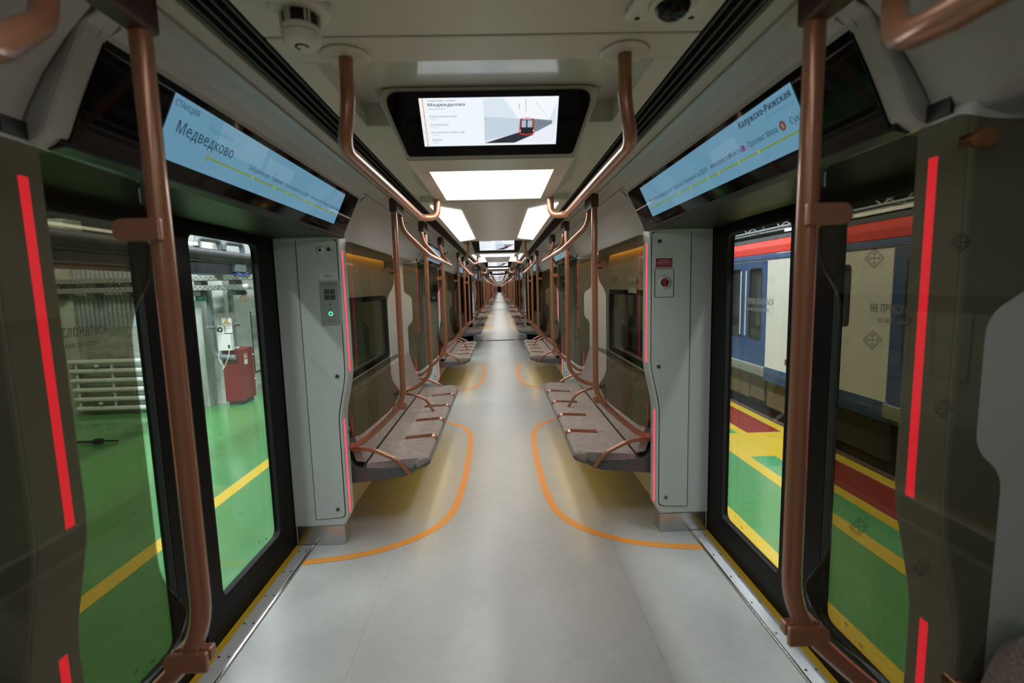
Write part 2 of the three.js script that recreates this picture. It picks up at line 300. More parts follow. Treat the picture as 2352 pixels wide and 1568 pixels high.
function makeDoor(g) {
  const d = new THREE.Group(); d.name = 'door'; const xs = g < 0 ? [-1.275, -1.235] : [1.235, 1.275], xg = g < 0 ? [-1.262, -1.256] : [1.256, 1.262];
  for (const [a, b, ga, gb] of [[-.93, -.006, -.70, -.135], [.006, .93, .135, .70]]) {
    const leaf = mesh('door_leaf', side(leafShape(a, b, ga, gb), ...xs, .006), M.black, d);
    mesh('glass', side(rr(ga - .006, .165, gb + .006, 1.76, .045), ...xg), M.glass, leaf);
    const bead = rr(ga - .002, .168, gb + .002, 1.757, .045); bead.holes.push(rr(ga + .006, .176, gb - .006, 1.749, .04, THREE.Path));
    mesh('glass_bead', side(bead, ...(g < 0 ? [-1.254, -1.236] : [1.236, 1.254])), M.rubber, leaf);
    const m = (ga + gb) / 2, x = g * 1.2545, l = g < 0 ? -1 : 1;
    // a passenger who faces this wall reads towards +s on the left wall, towards -s on the right one
    mesh('lettering', quad(P(x, 1.335, m + l * .137), P(x, 1.335, m - l * .137), P(x, 1.435, m - l * .137), P(x, 1.435, m + l * .137)), M.noLean, leaf);
    mesh('glass_mark', quad(P(x, .20, m + l * .05 + .12), P(x, .20, m - l * .05 + .12), P(x, .25, m - l * .05 + .12), P(x, .25, m + l * .05 + .12)), M.glassMark, leaf);
  }
  mesh('centre_seal', bx(g * 1.25, g * 1.27, .01, 1.85, -.0055, .0055), M.rubber, d);
  return d;
}
const sillGeo = {};
for (const g of [-1, 1]) {
  doorProto[g] = makeDoor(g);
  sillGeo[g] = { plate: rbx(g * 1.14, g * 1.204, 0, .006, -.87, .87, .002), edge: rbx(g * 1.126, g * 1.139, 0, .008, -.87, .87, .003), yellow: bx(g * 1.205, g * 1.245, 0, .004, -.87, .87), head: bx(g * .86, g * 1.36, 1.80, 1.83, -.95, .95), front: bx(g * 1.2, g * 1.36, 1.80, 2.1, -.95, .95), screw: merge([0, 1].flatMap((r) => Array.from({ length: 9 }, (_, k) => cyl(P(g * (1.152 + r * .04), .004, -.8 + k * .2), P(g * (1.152 + r * .04), .0085, -.8 + k * .2), .005, 10)))) };
}
M.soffit = std({ rgb: [.016, .016, .015], roughness: .42 });
for (const c of cars) for (const dc of c.doors) for (const g of [-1, 1]) {
  const d = c.n < 2 ? doorProto[g].clone() : plain(doorProto[g]).clone(); d.name = 'door_' + (++doorN); d.position.copy(P(0, 0, dc)); d.userData = { kind: 'structure' }; scene.add(d);
  if (c.n < 3) {
    const t = structGroup('trim_' + (++trimN), P(0, 0, dc));
    mesh('sill_plate', sillGeo[g].plate, M.alu, t); mesh('sill_edge', sillGeo[g].edge, M.steel, t); mesh('yellow_strip', sillGeo[g].yellow, M.yellow, t);
    if (c.n < 1) mesh('sill_screws', sillGeo[g].screw, M.screw, t).userData.kind = 'stuff';
  }
  const s = structGroup('trim_' + (++trimN), P(0, 0, dc)); mesh('soffit', [sillGeo[g].head.clone(), sillGeo[g].front.clone()], M.soffit, s);
}
// ---------------------------------------------------------------- pillars beside the doors, two mirror-image kinds: t = +1 ends at +s of its bench
const pillarPts = [[1.235, .12], [1.235, 1.815], [.868, 1.815, .012], [.868, 1.02, .05], [.92, .78, .05], [.92, .16, .03], [.945, .12, .01]];
const panelPts = [[1.105, .165], [1.105, 1.785], [.884, 1.785, .02], [.884, 1.02, .05], [.936, .785, .05], [.936, .175, .03]];
M.callText = canvasTex(256, 512, (x, w, h) => {
  x.fillStyle = '#9ba09e'; x.fillRect(0, 0, w, h); x.textAlign = 'center'; x.fillStyle = '#8a4a3c'; x.font = 'bold 23px sans-serif'; x.fillText('ЭКСТРЕННЫЙ ВЫЗОВ', 128, 42, 236); x.font = '18px sans-serif'; x.fillText('EMERGENCY CALL', 128, 68, 200);
  x.fillStyle = '#333'; x.font = '20px sans-serif'; x.fillText('ГОВОРИТЕ', 128, 318, 90); x.font = '15px sans-serif'; x.fillText('SPEAK', 128, 336); x.beginPath(); x.ellipse(128, 272, 7, 14, 0, 0, 7); x.fill();
  x.fillText('НАЖМИТЕ', 128, 440); x.fillText('ДЛЯ ВЫЗОВА', 128, 458); x.fillText('PUSH TO CALL', 128, 476);
});
M.call = std({ map: M.callText, roughness: .5 });
M.number = std({ map: canvasTex(256, 96, (x, w, h) => { x.fillStyle = '#d7dadb'; x.fillRect(0, 0, w, h); x.fillStyle = '#16181a'; x.font = '72px sans-serif'; x.textAlign = 'center'; x.fillText('75011', 128, 74, 170); }), roughness: .5 });
M.redSign = std({ map: canvasTex(256, 128, (x, w, h) => { x.fillStyle = '#8e2330'; x.fillRect(0, 0, w, h); x.fillStyle = '#e6b9bb'; x.textAlign = 'center'; x.font = 'bold 25px sans-serif'; x.fillText('АВАРИЙНОЕ', 128, 42, 150); x.fillText('ОТКРЫВАНИЕ ДВЕРЕЙ', 128, 72, 228); x.font = '18px sans-serif'; x.fillText('EMERGENCY DOOR OPENING', 128, 102, 210); }), roughness: .5 });
const onFace = (g, s, x0, x1, y0, y1, face) => { const l = g < 0 ? [x0, x1] : [x1, x0]; return face < 0 ? quad(P(l[0], y0, s), P(l[1], y0, s), P(l[1], y1, s), P(l[0], y1, s)) : quad(P(l[1], y0, s), P(l[0], y0, s), P(l[0], y1, s), P(l[1], y1, s)); };
function makePillar(g, t) {                  // local s = 0 is the bench-side face, the door-side face at t * .12
  const o = new THREE.Group(); o.name = 'door_pillar';
  const a = Math.min(0, t * .12), b = Math.max(0, t * .12), f = t * .12, e = (d) => [Math.min(f, f + t * d), Math.max(f, f + t * d)];
  mesh('column', prof(flip(pillarPts, g), a, b, { bevel: .008, r: .004 }), M.pillar, o);
  mesh('seam', prof(flip(panelPts.map((p) => [p[0] + (p[0] > 1 ? .004 : -.004), p[1] + (p[1] > 1 ? .004 : -.004), p[2]]), g), ...e(.0012), { r: .004 }), M.seam, o);
  mesh('access_panel', prof(flip(panelPts, g), ...e(.006), { r: .004, bevel: .0022 }), M.pillar, o);
  mesh('plinth', prof(flip([[1.225, 0], [1.225, .12], [.945, .12], [.945, 0]], g), Math.min(t * .01, t * .115), Math.max(t * .01, t * .115), { bevel: .004 }), M.steel, o);
  mesh('plinth_edge', bx(g * 1.086, g * 1.092, .004, .118, ...e(.0015).map((v) => v - t * .005)), M.steel, o);
  const ls = [Math.min(t * .066, t * .086), Math.max(t * .066, t * .086)];
  mesh('led_strip', rbx(g * .878, g * .8672, 1.04, 1.73, ...ls, .0005), M.led, o);
  mesh('led_strip', rbx(g * .930, g * .9192, .18, .76, ...ls, .0005), M.led, o);
  const lo = [Math.min(t * .012, t * .02), Math.max(t * .012, t * .02)];
  for (const [x, y] of [[.925, 1.02], [.975, .225], [.925, 1.735]]) { const sc = mesh('lock_screw', cyl(P(g * x, y, f), P(g * x, y, f + t * .011), .0115, 18), M.screw, o); mesh('slot', cyl(P(g * x, y, f + t * .0105), P(g * x, y, f + t * .0125), .005, 8), M.seam, sc); }
  return o;
}
const pillarProto = { '-1': { '-1': makePillar(-1, -1), 1: makePillar(-1, 1) }, 1: { '-1': makePillar(1, -1), 1: makePillar(1, 1) } };
const ORD = ['nearest', 'second', 'third', 'fourth', 'fifth', 'sixth', 'seventh', 'eighth', 'ninth', 'tenth', 'eleventh', 'twelfth'];
const CARW = ['', 'second', 'third', 'fourth', 'fifth', 'sixth', 'seventh', 'last'];
let firstOf = new Set();
// puts the prototype itself the first time, copies after; far cars get copies in one mesh
function place(proto, at, label, category, group, far) {
  let o;
  if (far) { o = plain(proto).clone(); o.name = numbered(proto.name.replace(/_\d{3}$/, '')); }
  else if (!firstOf.has(proto)) { firstOf.add(proto); o = proto; o.baseName = o.name; o.name = numbered(o.name); }
  else { o = proto.clone(); o.name = numbered(proto.baseName); }
  o.position.copy(at); scene.add(o); return tag(o, label, category, group);
}
for (const c of cars) c.benches.forEach((bc, k) => { for (const g of [-1, 1]) for (const t of [-1, 1]) {
  if (!c.n && !k && t < 0) continue;
  const at = P(0, 0, bc + t * 1.15), far = c.n > 0, S = sideName(g);
  const w = c.n ? `${ORD[k * 2 + (t + 1) / 2].replace('nearest', 'first')} grey door pillar along the ${S} of the ${CARW[c.n]} car ahead` : k === 0 ? `dark door pillar with glowing red light strips at the ${S} edge` : k === 1 && t < 0 ? (g < 0 ? 'light grey door pillar on the left with number plate 75011 and a call panel' : 'light grey door pillar on the right with red sign and rotary handle') : `grey door pillar on the ${S} at the ${t < 0 ? 'near' : 'far'} end of the ${['', 'nearest whole', 'second'][k]} bench`;
  const p = place(pillarProto[g][t], at, w, 'pillar', 'door pillars', far);
  if (c.n || k === 0) continue;
  const f = t * .12, q = f + t * .0068;
  if (k === 1 && t < 0 || k === 2 && t < 0) {
    const host = p;
    if (g < 0) {
      mesh('number_plate', onFace(g, q, -.985, -.888, 1.570, 1.606, -1), M.number, host).userData.label = 'white plate reading 75011';
      const ip = mesh('call_panel', rbx(-.992, -.882, 1.31, 1.562, Math.min(f, q), Math.max(f, q) + .0, .002), M.pillar, host);
      mesh('panel_print', onFace(g, q - .0012, -.990, -.884, 1.312, 1.560, -1), M.call, ip);
      for (let i = 0; i < 2; i++) for (let j = 0; j < 2; j++) mesh('speaker_grille', Array.from({ length: 7 }, (_, m) => bx(-.966 + i * .032, -.938 + i * .032, 1.457 + j * .031 + m * .004, 1.459 + j * .031 + m * .004, q - .003, q - .001)), M.seam, ip);
      const bt = mesh('call_button', new THREE.TorusGeometry(.0095, .0032, 8, 24).translate(-.9375, 1.378, -(q - .003)), M.greenLed, ip);
      mesh('button_cap', cyl(P(-.9375, 1.378, q), P(-.9375, 1.378, q - .004), .006, 16), std({ rgb: [.05, .28, .16], roughness: .4 }), ip);
      const cam = mesh('camera_ring', lathe([[0, 0], [.02, 0], [.022, .003], [.012, .006], [0, .006]], new THREE.Vector3(), 24).rotateX(Math.PI / 2).translate(-.972, 1.732, -(f - .006)), M.pillar, host);
      mesh('lens', cyl(P(-.972, 1.732, f - .01), P(-.972, 1.732, f - .0135), .007, 16), M.blackGlass, cam);
    } else {
      mesh('warning_sign', onFace(g, q, .905, .999, 1.590, 1.640, -1), M.redSign, host).userData.label = 'small red sign with white lettering';
      const hp = mesh('handle_panel', rbx(.899, 1.008, 1.42, 1.582, Math.min(f, q), Math.max(f, q), .002), M.pillar, host);
      const edge = rr(.898, 1.419, 1.009, 1.583, .012); edge.holes.push(rr(.9005, 1.4215, 1.0065, 1.5805, .011, THREE.Path));
      mesh('panel_edge', extrude(edge, .0012).translate(0, 0, -(q)), M.seam, hp);
      mesh('bezel', lathe([[.024, 0], [.036, 0], [.037, .006], [.027, .010], [.024, .010]], new THREE.Vector3(), 30).rotateX(Math.PI / 2).translate(.953, 1.503, -q), M.pillar, hp);
      mesh('recess', cyl(P(.953, 1.503, q - .001), P(.953, 1.503, q - .003), .025, 24), std({ rgb: [.12, .12, .12], roughness: .5 }), hp);
      mesh('rotary_handle', rbx(.946, .962, 1.479, 1.529, q - .016, q - .003, .006), std({ rgb: [.45, .012, .02], roughness: .35 }), hp).userData.label = 'red rotary handle';
    }
  }
} });
// ================================================================ benches
const SEAT = .447, BENCH = 5 * SEAT;
function bench(g, seats = 5) {
  const o = new THREE.Group(); o.name = 'bench_seat'; const L = seats * SEAT, h = L / 2;
  const round = (geo, s0, s1, isBack) => {                       // the outer corners of the row are rounded
    const p = geo.attributes.position, R = .075;
    for (let i = 0; i < p.count; i++) {
      const d = h - Math.abs(p.getZ(i)); if (d >= R) continue; const q = R - Math.sqrt(Math.max(0, R * R - (R - d) ** 2));
      if (!isBack) { const x = Math.abs(p.getX(i)); if (x < .62) p.setX(i, g * (x + q * Math.max(0, 1 - (x - .46) / .16))); }
      else { const y = p.getY(i); if (y > .62) { const w = Math.min(1, (y - .62) / .2); p.setY(i, y - q * w); } }
    }
    geo.computeVertexNormals(); return geo;
  };
  const pad = [[.462, .418, .006], [.459, .446, .016], [.492, .466, .016], [.60, .459, .02], [.835, .443, .004], [.845, .405, .004], [.50, .398, .006]];
  const back = [[.842, .447, .006], [.885, .565, .02], [.925, .70, .02], [.952, .80, .02], [.968, .842, .016], [1.0, .848, .016], [1.018, .825, .01], [1.0, .74, .02], [.95, .60, .02], [.90, .455, .01]];
  for (let k = 0; k < seats; k++) {
    const s0 = -h + k * SEAT + .0015, s1 = s0 + SEAT - .003, end = k === 0 || k === seats - 1;
    mesh('seat_cushion', round(prof(flip(pad, g), s0, s1, { bevel: .004, steps: end ? 14 : 1 }), s0, s1, false), M.fabric, o);
    mesh('backrest', round(prof(flip(back, g), s0, s1, { bevel: .004, steps: end ? 14 : 1 }), s0, s1, true), M.fabric, o);
  }
  for (let k = 1; k < seats; k++) { const s = -h + k * SEAT; mesh('copper_strip', prof(flip([[.4575, .430], [.4535, .450, .016], [.4895, .4725, .018], [.60, .4655, .02], [.685, .461], [.685, .450], [.60, .455, .02], [.492, .462, .016], [.461, .442, .014]], g), s - .028, s + .028, { r: .002, bevel: .0015 }), M.copperStrip, o); }
  const sh = [[.452, .422, .006], [.462, .392, .02], [.53, .362, .03], [.64, .345, .05], [.86, .325, .1], [1.164, .29], [1.164, .80], [1.06, .83, .01], [1.03, .80, .02], [.975, .60, .04], [.92, .43, .02], [.86, .405, .02], [.50, .402, .01], [.47, .424, .004]];
  mesh('seat_shell', round(prof(flip(sh, g), -h - .006, h + .006, { bevel: .006, steps: 30 }), 0, 0, false), M.shell, o);
  const arm = (s) => mesh('armrest', bar([P(g * 1.12, .545, s), P(g * .80, .537, s), P(g * .648, .464, s), P(g * .575, .372, s)], .0135, .045, 10), M.copper, o);
  if (seats === 5) { arm(-1.132); arm(1.132); }
  mesh('armrest', bar([P(g * 1.02, .636, .036), P(g * .77, .618, .036), P(g * .645, .572, .036), P(g * .578, .455, .036)], .0125, .05, 10), M.copper, o);
  return o;
}
// poles: straight down from the ceiling, then bent to the wall under the screen
function pole(g, kind) {          // kind -1 / +1: end of a bench that carries a screen on its inner side, 0: middle
  const o = new THREE.Group(); o.name = 'grab_pole';
  const low = kind ? [P(g * .58, .83, 0), P(g * .72, .69, 0), P(g * .85, .583, 0), P(g * .917, .570, 0)] : [P(g * .58, .80, 0), P(g * .68, .69, 0), P(g * .82, .65, 0), P(g * .885, .647, 0)];
  mesh('tube', bar([P(g * .58, 2.035, 0), ...low], .0175, .09, 14), M.copper, o);
  if (kind) for (const y of [1.615, .80]) {       // flat brackets on the bench side hold the tinted screen, bolted from the door side
    const k = -kind, z0 = Math.min(k * .0132, k * .0252);
    const b = mesh('bracket', prof(filletShape(flip([[.566, y - .0195, .003], [.648, y - .0195, .0195], [.648, y + .0195, .0195], [.566, y + .0195, .003]], g), .004), z0, z0 + .012, { bevel: .003 }), M.copper, o);
    mesh('bracket_bolt', [cyl(P(g * .626, y, k * .0028), P(g * .626, y, kind * .030), .018, 24), rbx(g * .57, g * .62, y - .013, y + .013, Math.min(k * .0028, kind * .018), Math.max(k * .0028, kind * .018), .004)], M.copper, b);
  }
  return o;
}
function handrail(g) {           // the long rail over a bench, with a branch to each of its three poles
  const o = new THREE.Group(); o.name = 'overhead_handrail';
  const H = g < 0 ? .70 : .76, RY = g < 0 ? 1.728 : 1.748;
  mesh('rail', bar([P(g * .455, RY, -.70), P(g * .455, RY, H)], .0155, .02, 14), M.copper, o);
  const mid = g < 0 ? -1 : 1;
  for (const [s, e] of [[-1.16, 1], [0, mid], [1.16, -1]]) {
    const q = s + e * .175;
    const b = mesh('branch', bar([P(g * .58, 2.02, q), P(g * .58, 1.875, q), P(g * .457, RY + .002, s + e * (s ? (s > 0 && g > 0 ? .335 : .395) : .0)), P(g * .455, RY, s + e * (s ? .50 : -.1))], .0155, .09, 14), M.copper, o);
    mesh('clamp_plate', rbx(g * .558, g * .602, 1.945, 2.03, Math.min(s, q) - .022, Math.max(s, q) + .022, .008), std({ rgb: [.06, .026, .018], roughness: .4 }), b);
  }
  return o;
}
const screenPts = [[.601, 1.66, .02], [.601, 1.697, .01], [.845, 1.786, .01], [.90, 1.777, .01], [1.0, 1.774, .01], [1.0, 1.475, .02], [.921, 1.425, .04], [.921, 1.165, .04], [.978, 1.118, .05], [.978, .70, .02], [.975, .615, .03], [.865, .622, .05], [.745, .715, .05], [.655, .79, .05], [.612, .86, .05], [.601, .90, .03], [.648, .965, .05], [.648, 1.46, .06], [.601, 1.53, .05]];
function screen(g, face) {
  const o = new THREE.Group(); o.name = 'glass_screen';
  mesh('tinted_glass', extrude(filletShape(flip(screenPts, g), .03), .008, .0015).translate(0, 0, -.004), M.tint, o);
  for (const [x, y] of [[.88, 1.742], [.93, .665]]) mesh('fixing_knob', cyl(P(g * x, y, -.02), P(g * x, y, .02), .0165, 20), M.copper, o);
  for (const [x, y] of [[.70, 1.535], [.705, 1.385], [.86, 1.56], [.85, 1.25], [.76, 1.42], [.70, 1.02], [.83, .93]]) mesh('etched_diamond', onFace(g, -.0055, x - .02, x + .02, y - .02, y + .02, -1), M.diamond, o);
  return o;
}
function amberStrip(g) { const o = new THREE.Group(); o.name = 'amber_light_strip'; mesh('housing', bx(g * 1.105, g * 1.166, 1.806, 1.826, -1.05, 1.05), M.white, o); mesh('diffuser', bx(g * 1.115, g * 1.160, 1.802, 1.8065, -1.03, 1.03), M.amber, o); return o; }
const proto = {};
function seatLight(g) { const o = new THREE.Group(); o.name = 'seat_light_strip'; mesh('housing', rbx(g * .545, g * .595, .3375, .3485, -1.0, 1.0, .003), M.shell, o); mesh('diffuser', bx(g * .558, g * .582, .3355, .3385, -.99, .99), M.seatGlow, o); return o; }
M.seatGlow = std({ rgb: [.5, .4, .1], roughness: .5, emissive: new THREE.Color(1, .74, .2), emissiveIntensity: 1.2 });
for (const g of [-1, 1]) proto[g] = { glow: seatLight(g), bench: bench(g), endBench: (() => { const b = bench(g, 3); b.name = 'bench_seat'; return b; })(), rail: handrail(g), amber: amberStrip(g), screen: screen(g), poles: { '-1': pole(g, -1), 0: pole(g, 0), 1: pole(g, 1) } };
const WHERE = ['beside the camera', 'nearest full', 'second', 'third'];
for (const c of cars) c.benches.forEach((bc, k) => { for (const g of [-1, 1]) {
  const at = P(0, 0, bc), S = sideName(g), far = c.n > 1, pr = proto[g], own = c.n === 0;
  const W = own ? `${['cut-off', 'nearest whole', 'second'][k]} bench on the ${S}` : '';
  const inCar = own ? '' : `${S} row of the ${CARW[c.n]} car ahead`;
  const nth = ['first', 'second', 'third'][k];
  place(pr.bench, at, own && !k ? `cut-off mauve bench at the very ${S} edge of the frame` : own ? `${W} with five mauve cushions and copper strips` : `mauve cushioned bench, ${nth} in the ${inCar}`, 'bench', 'mauve benches along both walls', far);
  place(pr.rail, at, own ? (k ? `copper overhead handrail above the ${W}` : `blurred copper handrail in the top ${S} corner, closest to the camera`) : `copper overhead handrail above the ${nth} bench, ${inCar}`, 'handrail', 'overhead handrails above the benches', far);
  for (const e of [-1, 0, 1]) {
    if (own && !k && e < 1) continue;
    place(pr.poles[e], P(0, 0, bc + e * 1.16), own ? (k ? `copper grab pole at the ${['near end', 'middle', 'far end'][e + 1]} of the ${W}` : `large copper grab pole in the ${S} foreground, with two flat brackets`) : `${ORD[k * 3 + e + 1].replace('nearest', 'first')} copper grab pole in the ${inCar}`, 'pole', 'copper grab poles', far);
  }
  for (const e of [-1, 1]) {
    if ((own && !k && e < 1) || c.n > 3) continue;
    place(pr.screen, P(0, 0, bc + e * 1.152), own ? (k ? `bronze tinted glass screen at the ${e < 0 ? 'near' : 'far'} end of the ${W}` : `large bronze tinted glass screen in the ${S} foreground beside the copper pole`) : `${ORD[k * 2 + (e + 1) / 2].replace('nearest', 'first')} bronze tinted glass screen in the ${inCar}`, 'glass screen', 'tinted glass screens', far);
  }
  if (c.n < 2 && (k || c.n)) {
    place(pr.amber, at, own ? `amber light strip under the cove above the ${W}` : `amber light strip above the ${nth} window, ${inCar}`, 'light strip', 'amber light strips', false);
    place(pr.glow, at, own ? `yellow light strip under the ${W}` : `yellow light strip under the ${nth} bench, ${inCar}`, 'light strip', 'yellow light strips under the benches', false);
    areaLight(0xffc93f, L_SEAT, .024, 1.98, P(g * .57, .334, bc), P(g * .57, 0, bc), 'seat_light');
    areaLight(0xffab3c, L_AMBER, .045, 2.06, P(g * 1.1375, 1.8005, bc), P(g * 1.1375, 0, bc), 'amber_light');
  }
} });
for (const c of cars) c.ends.forEach((e) => { if (c.n > 2) return; for (const g of [-1, 1]) place(proto[g].endBench, P(0, 0, e), `short bench on the ${sideName(g)}, ${e < c.C ? 'just past' : 'just before'} the ${e < c.C ? ['', 'first', 'second'][c.n] : ['first', 'second', 'third'][c.n]} gangway`, 'bench', 'mauve benches along both walls', c.n > 0); });
for (const c of cars) c.ends.forEach((e) => { for (const g of [-1, 1]) for (const d of [-1.05, 1.05]) { place(proto[g].poles[0], P(0, 0, e + d), c.n ? `copper grab pole on the ${sideName(g)}, ${d < 0 ? 'before' : 'after'} the ${e < c.C ? 'near' : 'far'} end bench of the ${CARW[c.n]} car` : `copper grab pole on the ${sideName(g)}, ${d < 0 ? 'before' : 'at'} the first gangway`, 'pole', 'copper grab poles', c.n > 0); } });
// the red light of the pillars round the nearest doorway
for (const g of [-1, 1]) for (const s of [.946, 2.774]) areaLight(0xff0f1c, L_RED, .02, .69, P(g * .862, 1.385, s), P(0, 1.385, s), 'red_light');
// ================================================================ over the doors: route displays
const routeLeft = canvasTex(2048, 256, (x, w, h) => {
  const gr = x.createLinearGradient(0, 0, 0, h); x.fillStyle = '#6fa3c0'; x.fillRect(0, 0, w, h); x.fillStyle = 'rgba(160,195,215,.35)'; x.fillRect(330, 0, 420, 120); x.fillRect(790, 40, 330, 90); 
  x.fillStyle = '#1f3444'; x.font = '34px sans-serif'; x.fillText('СТАНЦИЯ', 14, 42); x.font = '72px sans-serif'; x.fillText('Медведково', 60, 138); x.fillStyle = 'rgba(40,70,90,.25)'; x.font = '34px sans-serif'; x.fillText('Medvedkovo', 250, 68);
  x.fillStyle = '#7f9a3a'; x.fillRect(300, 176, 1660, 9); x.fillRect(296, 156, 9, 48); x.fillStyle = '#1f3444'; x.font = '32px sans-serif';
  const st = ['Бабушкинская', 'Свиблово', 'Ботанический сад', 'ВДНХ', 'Алексеевская', 'Рижская', 'Проспект Мира'], at = [640, 890, 1070, 1350, 1460, 1680, 1820];
  st.forEach((t, i) => { x.fillText(t, at[i], 148, 300); x.save(); x.fillStyle = 'rgba(40,70,90,.25)'; x.font = '16px sans-serif'; x.fillText('station', at[i], 116); x.restore(); x.beginPath(); x.arc(at[i] + 60, 180, 11, 0, 7); x.fillStyle = '#9db46a'; x.fill(); x.fillStyle = '#1f3444'; });
});
const routeRight = canvasTex(2048, 256, (x, w, h) => {
  x.fillStyle = '#6fa3c0'; x.fillRect(0, 0, w, h); x.fillStyle = 'rgba(160,195,215,.30)'; x.fillRect(1230, 60, 560, 2); x.fillRect(1240, 64, 300, 90);
  x.fillStyle = '#1f3444'; x.font = 'bold 44px sans-serif'; x.textAlign = 'right'; x.fillText('Калужско-Рижская', 2030, 48); x.fillStyle = 'rgba(40,70,90,.3)'; x.font = '22px sans-serif'; x.fillText('Kaluzhsko-Rizhskaya', 2030, 78); x.textAlign = 'left';
  x.fillStyle = '#7f9a3a'; x.fillRect(60, 184, 1980, 9); x.fillStyle = '#1f3444'; x.font = '40px sans-serif';
  const st = [['Медведково', 80], ['Бабушкинская', 330], ['Свиблово', 600], ['Ботанический сад', 800], ['ВДНХ', 1060], ['Алексеевская', 1200], ['Рижская', 1430], ['Проспект Мира', 1620], ['Сухаревская', 1960]];
  st.forEach(([t, a]) => { x.fillStyle = '#1f3444'; x.fillText(t, a, 150, 250); x.beginPath(); x.arc(a + 60, 188, 12, 0, 7); x.fillStyle = '#9db46a'; x.fill(); });
  x.fillStyle = '#7d4a8a'; x.fillRect(1560, 122, 30, 30); x.fillStyle = '#9a7bb5'; x.fillRect(1598, 134, 20, 10); x.fillStyle = '#7a4a3a'; x.beginPath(); x.arc(1908, 136, 22, 0, 7); x.fill(); x.fillStyle = '#c8d4da'; x.font = '26px sans-serif'; x.fillText('5', 1901, 146);
});
M.routeL = std({ rgb: [.02, .02, .02], roughness: .08, emissive: new THREE.Color(1, 1, 1), emissiveMap: routeLeft, emissiveIntensity: .70 });
M.routeR = std({ rgb: [.02, .02, .02], roughness: .08, emissive: new THREE.Color(1, 1, 1), emissiveMap: routeRight, emissiveIntensity: .70 });
function routeDisplay(g) {
  const o = new THREE.Group(); o.name = 'route_display';
  const cheek = [[.703, 2.03], [.735, 2.012], [.80, 1.885, .1], [.838, 1.800, .03], [.90, 1.785, .02], [1.18, 1.785], [1.18, 2.03]];
  mesh('frame', prof(flip([[.70, 2.035], [.733, 2.011], [.742, 1.994], [.80, 2.035]], g), -.86, .86, { bevel: .002 }), M.cove, o);
  mesh('lower_frame', prof(flip([[.835, 1.814], [.829, 1.797], [.86, 1.790], [.90, 1.814]], g), -.86, .86, { bevel: .002 }), M.soffit, o);
  for (const t of [-1, 1]) mesh('end_cheek', prof(flip(cheek, g), Math.min(t * .838, t * .90), Math.max(t * .838, t * .90), { bevel: .009, r: .01 }), M.cove, o);
  mesh('black_glass', prof(flip([[.7385, 2.000], [.8325, 1.803], [.86, 1.82], [.77, 2.02]], g), -.845, .845, { bevel: .002 }), M.blackGlass, o);
  const pt = (y, s) => P(g * (.7385 + (2.0 - y) / .197 * .094 - .0018), y - .0008, s), a = .635;
  mesh('screen', g < 0 ? quad(pt(1.842, -a), pt(1.842, a), pt(1.984, a), pt(1.984, -a)) : quad(pt(1.842, a), pt(1.842, -a), pt(1.984, -a), pt(1.984, a)), g < 0 ? M.routeL : M.routeR, o);
  return o;
}
